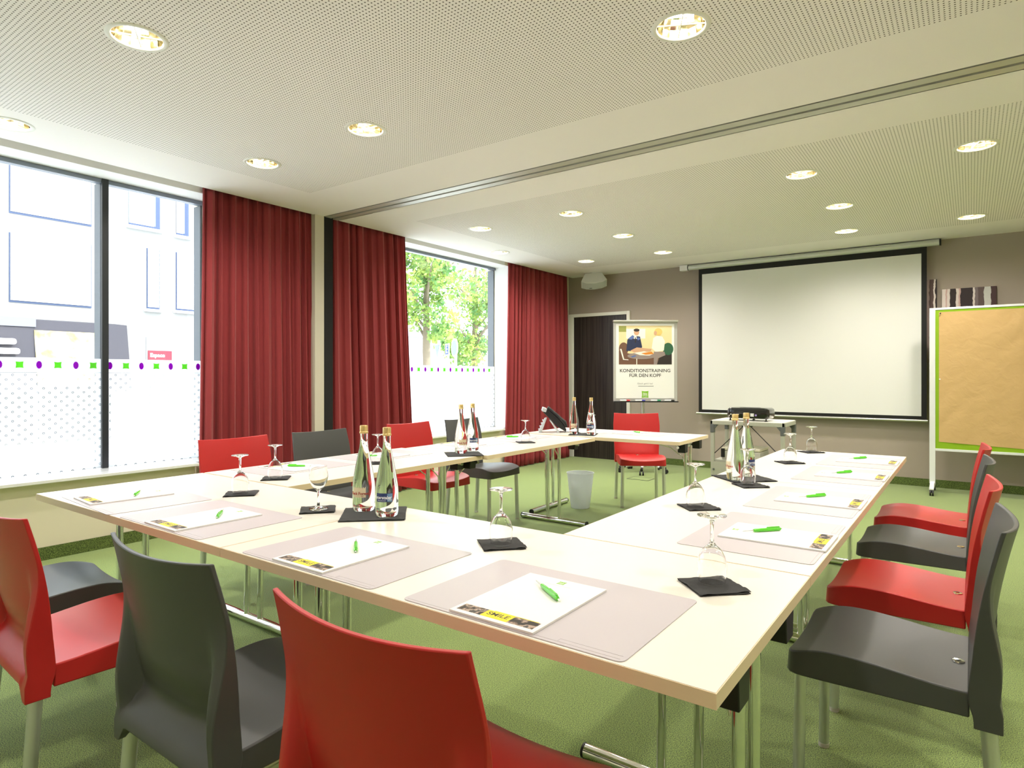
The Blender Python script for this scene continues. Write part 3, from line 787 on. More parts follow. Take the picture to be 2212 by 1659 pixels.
m.build('stand', M_ph2, ph, bevel=.003)
m = MB(); m.prism([(-.030, .105), (-.018, .110), (.062, .0), (.040, .0)], -.075, .02, 'y'); m.build('stand_arm', M_ph2, ph, bevel=.003)
m = MB(); m.tube([(.115, -.06, .045), (.100, -.06, .085), (.04, -.06, .145), (-.02, -.06, .196), (-.05, -.06, .215)], [.016, .022, .016, .016, .022], 12); m.build('handset', M_ph, ph, smooth=60)
m = MB(); m.tube([(.10 + .012 * i, -.10 - .01 * math.sin(i * 1.2) - .008 * i, .006 + .004 * abs(math.sin(i * 2.3))) for i in range(12)], .003, 6); m.build('cord', M_ph, ph, smooth=60)

# ================================================================== FLOOR STANDING THINGS
m = MB(); m.lathe([(0, .004), (.082, .0), (.086, .004), (.1225, .318), (.1285, .320), (.1285, .324), (.1195, .324), (.083, .008), (0, .008)], 48, c=(0, 0, 0))
M_bin = mat('bin_frosted_white', (.90, .93, .95), .45); 
def addtrans(m, col, k):
    n, l, b = nodes(m); t_ = n.new('ShaderNodeBsdfTranslucent'); t_.inputs['Color'].default_value = (*col, 1); mx = n.new('ShaderNodeMixShader'); mx.inputs[0].default_value = k
    l.new(b.outputs[0], mx.inputs[1]); l.new(t_.outputs[0], mx.inputs[2]); l.new(mx.outputs[0], n['Material Output'].inputs[0])
addtrans(M_bin, (.95, .97, 1), .5)
b = m.build('waste_bin', M_bin, smooth=50, loc=(-2.60, 4.12, 0)); tag(b, 'white frosted plastic waste bin on the carpet inside the U of tables', 'waste bin')
fb = MB()
for a in ((-.135, .135, -.1, -.092), (-.135, .135, .092, .1), (-.135, -.127, -.1, .1), (.127, .135, -.1, .1)): fb.box(a[0], a[1], a[2], a[3], .0, .003)
fo = fb.build('floor_box', M_black, loc=(-2.835, 5.965, 0)); tag(fo, 'thin dark floor box frame set into the carpet behind the far red chair', 'floor box')
fb = MB(); fb.box(-.127, .127, -.092, .092, 0, .0025); fb.build('floor_box_lid', M_carpet, fo)

# projector stand
PX0, PX1, PY0, PY1, PZT = -1.735, -1.055, 5.14, 5.62, .785
ps = empty('projector_stand', ((PX0 + PX1) / 2, (PY0 + PY1) / 2, 0), 0, 'grey metal projector trolley with wooden-look top, behind the far end of the right row', 'projector stand')
hx, hy = (PX1 - PX0) / 2, (PY1 - PY0) / 2; M_stand = mat('stand_grey_green', (.44, .45, .38), .5); M_cor = mat('stand_corner_dark', (.12, .13, .13), .45)
m = MB(); m.box(-hx + .01, hx - .01, -hy + .01, hy - .01, PZT - .016, PZT); m.build('top_board', M_top, ps, bevel=.002)
m = MB(); m.box(-hx, hx, -hy, -hy + .022, PZT - .042, PZT - .004); m.box(-hx, hx, hy - .022, hy, PZT - .042, PZT - .004); m.box(-hx, -hx + .022, -hy, hy, PZT - .042, PZT - .004); m.box(hx - .022, hx, -hy, hy, PZT - .042, PZT - .004); m.build('top_frame', M_stand, ps, bevel=.003)
for sx in (-1, 1):
    for sy in (-1, 1):
        x, y = sx * (hx - .018), sy * (hy - .018)
        m = MB(); m.box(x - .016, x + .016, y - .016, y + .016, .0, PZT - .04); lg = m.build('leg', M_stand, ps, bevel=.003)
        m = MB(); m.box(x - .019, x + .019, y - .019, y + .019, PZT - .12, PZT - .038)
        m.prism([(x - sx * .019, PZT - .04), (x - sx * .055, PZT - .04), (x - sx * .019, PZT - .085)], y - .012, y + .012, 'y'); m.build('corner_joint', M_cor, lg, bevel=.002)
m = MB(); m.box(-hx + .03, hx - .03, -hy + .02, hy - .02, .385, .405); m.build('shelf', M_stand, ps, bevel=.002)
m = MB(); m.box(-hx + .035, hx - .035, -hy + .0, -hy + .006, .06, .385); m.build('front_panel', M_stand, ps)
m = MB()
for s in (-1, 1): m.tube([(s * .03, -hy + .03, PZT - .045), (s * (hx - .03), -hy + .03, .46)], .004, 8)
m.tube([(-.05, -hy + .03, PZT - .047), (.05, -hy + .03, PZT - .047)], .007, 8); m.build('brace', M_black, ps, smooth=50)
m = MB()
for z in (.10, .17, .24, .31): m.tube([(-hx + .034, -hy - .006, z), (-hx + .034, -hy + .004, z)], .010, 10)
m.build('bolt', M_cor, ps, smooth=50)
cs = empty('carrying_case', (PX0 + .29, 5.36, .4055), 0, 'light grey carrying case with black latches on the shelf of the projector trolley', 'case')
m = MB(); m.box(-.20, .16, -.16, .16, 0, .085); m.build('case_body', mat('case_grey', (.50, .50, .44), .5), cs, bevel=.008)
m = MB(); m.box(-.20, .16, -.16, .16, .088, .115); m.build('lid', mat('case_cream', (.66, .62, .50), .5), cs, bevel=.008)
for x in (-.185, -.09): m = MB(); m.box(x - .018, x + .018, -.172, -.158, .02, .105); m.build('latch', M_black, cs, bevel=.004)

# projector
pj = empty('projector', (-1.395, 5.30, PZT), D(0), 'glossy black projector on top of the trolley in front of the screen', 'projector')
m = MB(); pts = rounded(-.195, .195, -.13, .13, .04, 6)
def scl(k): return [(a * k, b * k) for a, b in pts]
V = []; lv = [(.93, .024), (1.0, .045), (1.0, .088), (.97, .112), (.88, .124)]
n = len(pts)
for k, z in lv: V += [(a, b, z) for a, b in scl(k)]
F = [tuple(range(n))[::-1], tuple((len(lv) - 1) * n + i for i in range(n))]
for q in range(len(lv) - 1): F += [(q * n + i, q * n + (i + 1) % n, (q + 1) * n + (i + 1) % n, (q + 1) * n + i) for i in range(n)]
m.add(V, F); m.build('housing', mat('projector_black', (.01, .01, .011), .12, coat=.6), pj, smooth=35)
for x, y in ((-.165, -.10), (.165, -.10), (0, .10)): m = MB(); m.cyl((x, y, .004), .007, .022, 12); m.cyl((x, y, 0), .014, .006, 16); m.build('foot', M_black, pj, smooth=45)
m = MB(); m.box(-.09, .09, -.05, .01, .123, .126); m.box(-.05, .03, -.075, -.06, .123, .127); m.build('control_panel', mat('projector_panel', (.05, .05, .05), .4), pj)
m = MB(); m.box(.03, .062, -.1315, -.1295, .045, .075); m.build('white_sticker', M_white, pj)
m = MB()
for i, x in enumerate((-.165, -.150, -.135, -.12)): m.tube([(x, -.132, .05 + .012 * (i % 2)), (x, -.128, .05 + .012 * (i % 2))], .005, 10)
m.box(-.10, -.075, -.1315, -.129, .058, .066); m.build('socket', M_chrome, pj, smooth=45)
m = MB(); m.tube([(.08, -.132, .058), (.08, -.129, .058)], .009, 14); m.build('lilac_dot', mat('lilac_sticker', (.35, .25, .6), .5), pj, smooth=45)

# flip chart
fc = empty('flip_chart', (-3.04, 6.47, 0), .6266, 'mobile flip chart with a printed poster, standing before the dark door and taupe wall', 'flip chart')
bw, z0, z1, yb = .395, .90, 1.885, -.16
m = MB(); m.box(-bw, bw, yb, yb + .02, z0, z1); m.build('board', mat('flip_board_grey', (.55, .55, .53), .4, .3), fc, bevel=.003)
m = MB(); m.box(-bw - .006, bw + .006, yb - .028, yb + .025, z1 - .005, z1 + .018); m.build('top_clamp', M_alu, fc, bevel=.004)
m = MB(); m.box(-bw - .004, bw + .004, yb - .045, yb + .005, z0 - .012, z0); m.build('pen_tray', M_black, fc, bevel=.002)
pp = MB(); pp.box(-.365, .355, yb - .006, yb - .001, z0 + .035, z1 - .03); po = pp.build('poster', mat('poster_paper', (.84, .84, .82), .5), fc)
yq = yb - .0062
cols = [mat('pr_cream', (.80, .66, .36), .6), mat('pr_navy', (.02, .03, .08), .6), mat('pr_skin', (.62, .36, .22), .6), mat('pr_white', (.85, .82, .74), .6),
        mat('pr_brown', (.16, .08, .05), .6), mat('pr_blond', (.78, .52, .16), .6), mat('pr_orange', (.70, .24, .03), .6), mat('pr_dark', (.03, .022, .02), .6),
        mat('pr_green', (.03, .12, .06), .6), mat('pr_table', (.30, .24, .22), .6), mat('pr_blue', (.10, .16, .42), .6), mat('pr_olive', (.30, .32, .08), .6)]
pic = MB(); X0, X1, Z0, Z1 = -.33, .325, 1.355, 1.835
def U(a, b): return (X0 + (X1 - X0) * a, Z0 + (Z1 - Z0) * b)
def poly(pts, mi, d): pic.prism([U(*p) for p in pts], yq - .0003 * d - .0003, yq - .0003 * d, 'y', mi)
def ell(cx, cy, rx, ry, mi, d, n=20): poly([(cx + rx * math.cos(2 * PI * i / n), cy + ry * math.sin(2 * PI * i / n)) for i in range(n)], mi, d)
poly([(0, 0), (1, 0), (1, 1), (0, 1)], 0, 0)
poly([(0, .84), (.14, .84), (.14, .99), (0, .99)], 11, 1); poly([(.14, .67), (.50, .67), (.50, .92), (.14, .92)], 3, 1)
poly([(0, 0), (1, 0), (1, .22), (.55, .30), (.2, .28), (0, .35)], 4, 1); poly([(.72, 0), (1, 0), (1, .5), (.8, .3)], 7, 2)
ell(.93, .40, .10, .16, 8, 3); ell(.09, .40, .09, .17, 4, 2)
poly([(.14, .35), (.16, .64), (.26, .74), (.40, .72), (.44, .45), (.40, .34)], 1, 3); poly([(.17, .66), (.26, .76), (.30, .70), (.24, .64)], 10, 4); poly([(.37, .70), (.41, .66), (.36, .62), (.34, .68)], 10, 4)
poly([(.28, .66), (.34, .66), (.33, .74), (.29, .74)], 3, 5); poly([(.305, .56), (.325, .56), (.32, .70), (.305, .70)], 7, 6)
ell(.335, .83, .050, .080, 2, 6); ell(.335, .885, .056, .04, 7, 7)
poly([(.62, .42), (.65, .68), (.72, .74), (.82, .72), (.87, .60), (.85, .36), (.70, .32)], 3, 4); ell(.745, .84, .075, .095, 5, 5); ell(.69, .81, .03, .055, 2, 6)
poly([(.66, .33), (.86, .33), (.88, .24), (.74, .16), (.72, .0), (.66, .0), (.66, .2)], 9, 5)
poly([(.22, .36), (.34, .44), (.62, .40), (.60, .34), (.30, .30)], 2, 6)
ell(.43, .22, .27, .085, 9, 7); poly([(.28, .30), (.48, .34), (.66, .28), (.58, .23), (.40, .24)], 3, 8); poly([(.42, .29), (.62, .33), (.66, .27), (.50, .25)], 6, 9); poly([(.22, .20), (.30, .24), (.34, .22), (.26, .18)], 10, 9)
poly([(.33, .0), (.345, .0), (.345, .15), (.33, .15)], 3, 8); poly([(.02, .40), (.05, .40), (.10, .14), (.18, .13), (.18, .11), (.08, .12)], 3, 8)
pic.build('printed_picture', cols, po)
def tm(z, x=-.005): return Matrix.Translation((x, yb - .0064, z)) @ Matrix.Rotation(PI / 2, 4, 'X')
m = MB(); add_text(m, 'KONDITIONSTRAINING', .058, tm(1.277), 0, .0003, .0008); add_text(m, 'F\u00dcR DEN KOPF', .058, tm(1.218), 0, .0003, .0008); m.build('heading', M_ink, po)
m = MB(); add_text(m, "Gleich geht's los!", .028, tm(1.118), 0, .0003); m.box(-.09, .10, yb - .0066, yb - .006, 1.083, 1.090); m.build('small_text', mat('text_grey', (.25, .25, .25), .6), po)
m = MB(); pts = []
for s in range(4):
    a0 = PI / 4 + s * PI / 2
    for q in range(5):
        A = Vector((math.cos(a0), math.sin(a0))) * .060; B = Vector((math.cos(a0 + PI / 2), math.sin(a0 + PI / 2))) * .060
        p = A.lerp(B, q / 5) * (1 - .11 * math.sin(PI * q / 5)); pts.append((-.005 + p.x, .985 + p.y))
m.prism(pts, yb - .0067, yb - .006, 'y'); lg = m.build('logo', M_lime, po)
m = MB(); add_text(m, 'ibis', .040, tm(.992) @ Matrix.Translation((0, 0, .0006)), 0, .0003, .0006); add_text(m, 'STYLES', .018, tm(.966) @ Matrix.Translation((0, 0, .0006)), 0, .0003, .0003); m.build('logo_lettering', M_paper, lg)
m = MB(); m.cyl((0, 0, .10), .022, 1.2, 20); m.box(-.03, .03, yb + .02, 0, 1.15, 1.22); m.build('pole', M_alu, fc, smooth=45)
m = MB(); m.cyl((0, 0, .07), .04, .05, 20); m.build('hub', M_alu, fc, smooth=45)
for i in range(5):
    a = 2 * PI * i / 5 - PI / 2 - .25; c, s = math.cos(a), math.sin(a)
    m = MB(); m.tube([(0, 0, .095), (c * .17, s * .17, .085), (c * .27, s * .27, .070)], [.018, .014, .010], 12); ft = m.build('foot', M_white, fc, smooth=50)
    m = MB(); m.tube([(c * .22, s * .22, .077), (c * .30, s * .30, .064)], [.015, .018], 12)
    for q in (-1, 1): px, py = -s * .014 * q, c * .014 * q; m.tube([(c * .30 + px - s * .006 * q * -1, s * .30 + py, .026), (c * .30 + px * 2, s * .30 + py * 2, .026)], .026, 16)
    m.build('castor', M_black, ft, smooth=45)
def marker(x, col, name, lab):
    r = empty('marker_pen', (0, 0, 0), 0, lab, 'marker pen', 'markers in the flip chart tray')
    R_ = Matrix.Rotation(.6266, 4, 'Z'); o = R_ @ Vector((x, yb - .034, 0)); r.location = (-3.04 + o.x, 6.47 + o.y, z0 + .0102); r.rotation_euler = (0, 0, .6266)
    m = MB(); m.tube([(-.06, 0, 0), (.018, 0, 0)], .009, 12); m.build('barrel', M_white, r, smooth=45)
    m = MB(); m.tube([(.018, 0, 0), (.06, 0, 0)], .0098, 12); m.build('cap', col, r, smooth=45)
marker(-.26, mat('marker_red', (.55, .02, .03), .4), 'r', 'white marker pen with red cap in the flip chart tray')
marker(-.07, mat('marker_blue', (.04, .04, .35), .4), 'b', 'white marker pen with dark blue cap in the flip chart tray')
marker(.12, mat('marker_green', (.02, .25, .12), .4), 'g', 'white marker pen with green cap in the flip chart tray')
marker(.29, mat('marker_black', (.02, .02, .02), .4), 'k', 'white marker pen at the right end of the flip chart tray')

# pinboard
pb = empty('pinboard', (.60, 6.90, 0), D(0), 'mobile pinboard covered with brown paper at the right edge of the picture', 'pinboard')
PW = .63
M_pbf = mat('pinboard_frame', (.78, .80, .82), .35, .2)
m = MB(); m.box(-PW + .045, PW - .045, -.012, .012, .46, 1.895); m.build('felt_panel', mat('felt_green', (.24, .42, .012), .9), pb)
m = MB(); m.box(-PW, PW, -.018, .018, 1.893, 1.915); m.build('top_rail', M_pbf, pb, bevel=.002)
m = MB(); m.box(-PW + .04, PW - .04, -.018, .018, .44, .465); m.build('bottom_rail', M_pbf, pb, bevel=.002)
for s in (-1, 1):
    m = MB(); a, b_ = sorted((s * PW, s * (PW - .052))); m.box(a, b_, -.020, .020, .10, 1.893); m.build('post', M_pbf, pb, bevel=.003)
    m = MB(); x = s * (PW - .026); m.prism([(-.02, .12), (.02, .12), (.22, .075), (.22, .06), (-.22, .06), (-.22, .075)], x - .02, x + .02, 'x'); ft = m.build('foot', M_pbf, pb, bevel=.002)
    for q in (-1, 1):
        m = MB()
        for e in (-.017, .005): m.tube([(x + e, q * .20, .030), (x + e + .014, q * .20, .030)], .030, 18)
        m.box(x - .010, x + .010, q * .20 - .012, q * .20 + .012, .030, .062); m.build('castor', M_black, ft, smooth=45)
M_kraft = mat('kraft_paper', (.56, .37, .16), .75)
def kraft(m):
    n, l, b = nodes(m); tc = n.new('ShaderNodeTexCoord'); a = n.new('ShaderNodeTexNoise'); a.inputs['Scale'].default_value = 9; a.inputs['Detail'].default_value = 6; a.inputs['Distortion'].default_value = .6
    bp = n.new('ShaderNodeBump'); bp.inputs['Strength'].default_value = .45; bp.inputs['Distance'].default_value = .012
    l.new(tc.outputs['Object'], a.inputs['Vector']); l.new(a.outputs['Fac'], bp.inputs['Height']); l.new(bp.outputs[0], b.inputs['Normal'])
kraft(M_kraft)
m = MB()
def kp(u, v):
    x = -PW + .082 + (2 * PW - .164) * u; z = .535 + 1.335 * v - .05 * u * (1 - v)
    return (x, -.0145 - .004 * abs(noise.noise(Vector((x * 4, z * 4, 1)))) * 2 - .002 * abs(noise.noise(Vector((x * 15, z * 11, 5)))), z)
m.grid(kp, 60, 60); m.grid(lambda u, v: (kp(1 - u, v)[0], -.0125, kp(1 - u, v)[2]), 60, 60)
k_ = m.build('brown_paper', M_kraft, smooth=60, fix=False, loc=(.60, 6.90, 0)); tag(k_, 'large sheet of crinkled brown paper pinned on the green pinboard', 'paper')
for x, z, c, lab in ((-PW + .095, 1.855, M_black, 'black pin in the top left corner of the brown paper'), (-PW + .09, 1.18, M_white, 'white pin at the left edge of the brown paper')):
    m = MB(); m.tube([(0, .0, 0), (0, -.012, 0)], [.005, .007], 10); q = m.build('drawing_pin', c, smooth=50, loc=(.60 + x, 6.90 - .022, z)); tag(q, lab, 'pin')

# ================================================================== ON THE FAR WALL
sc = empty('projection_screen', (-1.33, YF, 0), 0, 'large white projection screen with black border pulled down from its tube on the far wall', 'projection screen')
ys = -.10; M_sw = mat('screen_white', (.74, .74, .72), .7)
m = MB(); m.tube([(-1.39, ys, 2.648), (1.385, ys, 2.648)], .034, 24); cz = m.build('casing', mat('casing_grey', (.62, .64, .60), .4, .3), sc, smooth=50)
m = MB(); m.box(-1.50, -1.395, ys - .036, ys + .036, 2.612, 2.684); m.build('end_cap', M_white, cz, bevel=.004)
m = MB(); m.tube([(-1.397, ys, 2.648), (-1.385, ys, 2.648)], .036, 24); m.tube([(1.375, ys, 2.648), (1.392, ys, 2.648)], .037, 24); m.build('collar', M_black, cz, smooth=50)
for x in (-1.3, 1.3): m = MB(); m.box(x - .02, x + .02, ys, -.003, 2.64, 2.66); m.build('wall_bracket', M_alu, sc)
m = MB(); X0, X1, Z0, Z1 = -1.252, 1.262, .735, 2.62
m.box(X0, X0 + .045, ys - .001, ys + .001, Z0, Z1); m.box(X1 - .05, X1, ys - .001, ys + .001, Z0, Z1); m.box(X0 + .045, X1 - .05, ys - .001, ys + .001, Z0, Z0 + .04); m.box(X0 + .045, X1 - .05, ys - .001, ys + .001, 2.545, Z1)
m.build('black_border', mat('screen_black', (.006, .006, .006), .7), sc)
m = MB(); m.box(X0 + .045, X1 - .05, ys - .0008, ys + .0008, Z0 + .04, 2.545); m.build('canvas', M_sw, sc)
m = MB(); m.tube([(X0 - .03, ys, .725), (X1 + .01, ys, .725)], .014, 14); m.build('weight_bar', M_alu, sc, smooth=45)
# door
dr = empty('door_1', (-4.09, YF, 0), kind='structure')
m = MB(); m.box(-.435, .435, -.012, -.002, 0, 2.092); m.build('door_leaf', M_door, dr)
m = MB(); m.box(-.53, -.435, -.03, 0, 0, 2.14); m.box(.435, .485, -.03, 0, 0, 2.14); m.box(-.435, .435, -.03, 0, 2.092, 2.14); m.build('door_frame', M_dframe, dr, bevel=.003)
m = MB(); m.tube([(.37, -.012, 1.03), (.37, -.05, 1.03), (.26, -.055, 1.03)], .009, 10); m.build('door_handle', M_alu, dr, smooth=45)
# loudspeaker
sp_ = empty('loudspeaker', (-4.055, 7.05, 2.575), D(38), 'white wall loudspeaker tilted down in the far corner above the door', 'loudspeaker')
T_ = Matrix.Rotation(D(60), 4, 'X') @ Matrix.Rotation(D(-8), 4, 'Y') @ Matrix.Scale(.92, 4)
M_spk = mat('speaker_white', (.70, .71, .66), .5)
m = MB(); n = 16; V = []
prof = [(-.195, -.060, .090), (-.19, -.085, .088), (0, -.110, .092), (.19, -.085, .088), (.195, -.060, .090)]
fr = [(-.20, -.06), (-.12, -.095), (0, -.108), (.12, -.095), (.20, -.06), (.13, .09), (-.13, .09)]
m.prism(fr, -.085, .085, 'z', 0, T_); m.build('cabinet', M_spk, sp_, smooth=30, bevel=.006)
m = MB(); m.prism([(-.185, -.068), (-.12, -.099), (0, -.112), (.12, -.099), (.185, -.068), (.17, -.062), (-.17, -.062)], -.074, .074, 'z', 0, T_); m.build('grille', mat('speaker_grille', (.55, .58, .55), .6), sp_, smooth=30)
m = MB(); m.box(-.075, -.035, -.113, -.108, -.045, -.036, 0, T_); m.build('badge', M_cor, sp_)
m = MB(); m.tube([(0, -.01, .05), (0, .02, .108)], .02, 14); m.lathe([(0, .115), (.05, .115), (.05, .104), (.03, .096), (0, .096)], 24, c=(0, .02, 0)); m.build('mount', M_white, sp_, smooth=45)
# wall pictures
M_art = mat('art_print', (.2, .1, .1), .6)
def artmat(m, stops, scale):
    n, l, b = nodes(m); tc = n.new('ShaderNodeTexCoord'); sp = n.new('ShaderNodeSeparateXYZ'); l.new(tc.outputs['Object'], sp.inputs[0])
    mm = n.new('ShaderNodeMapRange'); mm.inputs['From Min'].default_value = -scale; mm.inputs['From Max'].default_value = scale; l.new(sp.outputs[0], mm.inputs[0])
    nz = n.new('ShaderNodeTexNoise'); nz.inputs['Scale'].default_value = 18; l.new(tc.outputs['Object'], nz.inputs['Vector'])
    ad = n.new('ShaderNodeMath'); ad.operation = 'MULTIPLY_ADD'; l.new(nz.outputs[0], ad.inputs[0]); ad.inputs[1].default_value = .05; l.new(mm.outputs[0], ad.inputs[2])
    cr = n.new('ShaderNodeValToRGB'); cr.color_ramp.interpolation = 'CONSTANT'; l.new(ad.outputs[0], cr.inputs[0]); el = cr.color_ramp.elements
    while len(el) < len(stops): el.new(.5)
    for e, (p, c) in zip(el, stops): e.position = p; e.color = (*c, 1)
    l.new(cr.outputs[0], b.inputs['Base Color'])
w_, p_, d_, g_ = (.62, .54, .50), (.50, .33, .30), (.018, .008, .009), (.16, .12, .12)
artmat(M_art, [(0, w_), (.09, p_), (.12, w_), (.175, d_), (.29, w_), (.34, p_), (.375, d_), (.60, w_), (.635, g_), (.69, (.09, .06, .055)), (.80, (.50, .50, .46)), (.925, (.05, .02, .02))], .235)
a1 = MB(); a1.box(-.235, .235, -.045, -.001, -.30, .30); o = a1.build('wall_picture', M_art, loc=(.30, YF, 1.845), bevel=.002); tag(o, 'striped dark and pale canvas picture on the far wall, top showing above the pinboard', 'picture', 'canvas pictures on the far wall')
M_art2 = mat('art_print_narrow', (.2, .1, .1), .6); artmat(M_art2, [(0, (.03, .015, .015)), (.30, (.20, .13, .12)), (.80, (.30, .22, .20)), (.893, (.08, .045, .04)), (.965, w_), (1.0, d_)], .26)
a2 = MB(); a2.box(-.26, .26, -.045, -.001, -.45, .45); o = a2.build('wall_picture', M_art2, loc=(-.24, YF, 1.81), bevel=.002); tag(o, 'branch patterned canvas picture mostly hidden behind the right edge of the screen', 'picture', 'canvas pictures on the far wall')

# ================================================================== OUTSIDE
M_fac = mat('facade_render', (.26, .255, .24), .9); bump(M_fac, 40, .2, .01)
M_bl = mat('shutter_white', (.74, .76, .82), .6); M_bf = mat('window_frame_blue', (.03, .05, .11), .4); M_wg = mat('far_glass', (.20, .26, .34), .1, spec=.8)
M_ledge = mat('ledge_grey', (.55, .58, .62), .5)
struct('street_ground', MB().box(-60, -4.985, -30, 60, -.35, -.25), mat('street_paving', (.55, .55, .54), .9))
bd = empty('apartment_building', (-15, 4, -.25), 0, 'pale rendered apartment building across the street with roller shutters and a dark shop canopy', 'building')
def LB(mb, nm, m, par=bd, **k): mb.v = [(x + 15, y - 4, z + .25) for x, y, z in mb.v]; return mb.build(nm, m, par, **k)
LB(MB().box(-22, -15, -14, 9.2, -.25, 11), 'wall', M_fac)
def bwin(y0, y1, z0, z1, shut, sill=True):
    m = MB(); m.box(-15.02, -14.985, y0, y1, z0, z1); f = LB(m, 'window', M_bf)
    w = y1 - y0
    if shut:
        m = MB(); k = int((z1 - z0) / .055)
        for i in range(k): zz = z0 + .04 + i * (z1 - z0 - .04) / k; m.box(-14.99, -14.965 + .006 * (i % 2), y0 + .02, y1 - .02, zz, zz + (z1 - z0 - .04) / k - .006)
        LB(m, 'roller_shutter', M_bl, f)
    else:
        m = MB(); m.box(-14.99, -14.98, y0 + .06, y1 - .10, z0 + .06, z1 - .1); LB(m, 'pane', M_wg, f)
        m = MB(); m.box(-14.985, -14.975, y0 + .0, y1 - .14, z0 + .05, z0 + (z1 - z0) * .62); LB(m, 'blind', M_bl, f)
    if sill: m = MB(); m.box(-15, -14.90, y0 - .06, y1 + .06, z0 - .07, z0 - .01); LB(m, 'ledge', M_ledge, f)
for f_, par in ((bd, None),): pass
_old = LB
def LB(mb, nm, m, par=bd, **k):
    mb.v = [(x + 15, y - 4, z + .25) for x, y, z in mb.v]; return mb.build(nm, m, par, **k)
bwin(3.31, 4.75, 4.42, 6.4, True, False); bwin(3.31, 4.75, 2.67, 4.04, True, False)
bwin(5.50, 6.17, 4.61, 6.1, False); bwin(6.55, 6.84, 4.57, 6.1, False)
bwin(5.88, 6.16, 2.76, 4.15, True); bwin(6.54, 7.15, 2.78, 4.16, True); bwin(7.9, 8.6, 2.78, 4.16, True); bwin(1.0, 2.2, 2.67, 4.04, True, False)
m = MB(); m.box(-15.02, -14.985, 5.87, 6.46, 1.30, 2.11); gw = LB(m, 'shop_window', mat('shop_glass', (.32, .37, .40), .3))
m = MB(); m.box(-14.985, -14.96, 5.90, 6.43, 1.56, 1.80); rs = LB(m, 'red_sign', mat('sign_red', (.42, .015, .03), .5), gw)
m = MB(); add_text(m, 'Espace', .12, Matrix.Translation((-14.955, 6.10, 1.69)) @ Matrix.Rotation(PI / 2, 4, 'Z') @ Matrix.Rotation(PI / 2, 4, 'X'), 0, .002, .004); LB(m, 'sign_lettering', M_white, rs)
M_awn = mat('canopy_dark', (.035, .032, .042), .7)
m = MB(); m.prism([(-15, .9), (-14.15, .9), (-14.38, 2.30), (-15, 2.36)], -2.0, 5.20, 'y'); aw = LB(m, 'canopy', M_awn)
m = MB(); m.box(-14.45, -14.33, -2.0, 3.55, 2.16, 2.33); LB(m, 'canopy_edge', mat('canopy_edge', (.15, .15, .18), .6), aw)
M_fp = mat('food_print', (.8, .6, .3), .6); ramp_color(M_fp, 3.2, [(.30, (.10, .06, .02)), (.40, (.34, .24, .09)), (.52, (.48, .42, .27)), (.75, (.50, .48, .42))], detail=5)
m = MB(); m.add([(-14.12, 3.52, 1.0), (-14.12, 4.62, 1.0), (-14.33, 4.62, 2.10), (-14.33, 3.52, 2.10), (-14.14, 3.52, 1.0), (-14.14, 4.62, 1.0), (-14.35, 4.62, 2.10), (-14.35, 3.52, 2.10)], [(0, 1, 2, 3), (7, 6, 5, 4), (0, 4, 5, 1), (3, 2, 6, 7), (1, 5, 6, 2), (0, 3, 7, 4)]); LB(m, 'printed_banner', M_fp, aw)
m = MB()
for i, z in enumerate((1.86, 1.68, 1.50)): m.prism(rounded(1.9, 3.25 - .05 * (i == 0), z - .055, z + .055, .045), -14.20 - .02 * i * 0, -14.12, 'x')
m.v = [(x - (z - 1.3) * .12 + .0, y, z) for x, y, z in m.v]; LB(m, 'white_lettering', M_paper, aw)
M_shop = mat('shopfront_dark', (.05, .05, .055), .3)
m = MB(); m.box(-15.0, -14.93, -2.0, 5.15, -.1, 1.5); sf = LB(m, 'shopfront', M_shop)
m = MB()
for i in range(6): m.box(-14.93, -14.90, -1.9 + i * 1.4, -1.84 + i * 1.4, -.1, 1.5)
LB(m, 'shopfront_mullion', M_ledge, sf)
m = MB(); m.box(-14.99, -14.96, 5.89, 6.44, .55, 1.28); LB(m, 'lower_shop_pane', mat('shop_lower_glass', (.13, .15, .17), .3), gw)
# low building and trees seen through the second window
lw = empty('low_building', (-23, 24, -.25), 0, 'low flat-roofed building with pale panels behind the trees', 'building')
m = MB(); m.box(-3, 3, -9, 12, 0, 3.2); m.build('wall', mat('low_wall', (.50, .49, .50), .8), lw)
m = MB(); m.box(-3.2, 3.4, -9.2, 12.2, 3.2, 3.5); m.build('roof_edge', mat('roof_edge', (.42, .44, .50), .7), lw)
m = MB()
for i in range(5): m.box(2.98, 3.06, -8 + i * 3.6, -5.4 + i * 3.6, .9, 2.5)
m.build('pale_panel', mat('pale_panel', (.66, .66, .64), .7), lw)
M_leaf = mat('tree_leaf', (.10, .20, .03), .6)
def leafmat(m):
    n, l, b = nodes(m); oi = n.new('ShaderNodeTexCoord'); nz = n.new('ShaderNodeTexNoise'); nz.inputs['Scale'].default_value = 2.6; nz.inputs['Detail'].default_value = 3; l.new(oi.outputs['Object'], nz.inputs['Vector'])
    cr = n.new('ShaderNodeValToRGB'); e = cr.color_ramp.elements; e[0].position = .38; e[0].color = (.10, .24, .07, 1); e[1].position = .62; e[1].color = (.42, .52, .12, 1)
    l.new(nz.outputs[0], cr.inputs[0]); l.new(cr.outputs[0], b.inputs['Base Color'])
    t = n.new('ShaderNodeBsdfTranslucent'); l.new(cr.outputs[0], t.inputs['Color']); mx = n.new('ShaderNodeMixShader'); mx.inputs[0].default_value = .35
    l.new(b.outputs[0], mx.inputs[1]); l.new(t.outputs[0], mx.inputs[2]); l.new(mx.outputs[0], n['Material Output'].inputs[0])
leafmat(M_leaf)
M_bark = mat('bark', (.20, .16, .11), .9); bump(M_bark, 20, .6, .02)
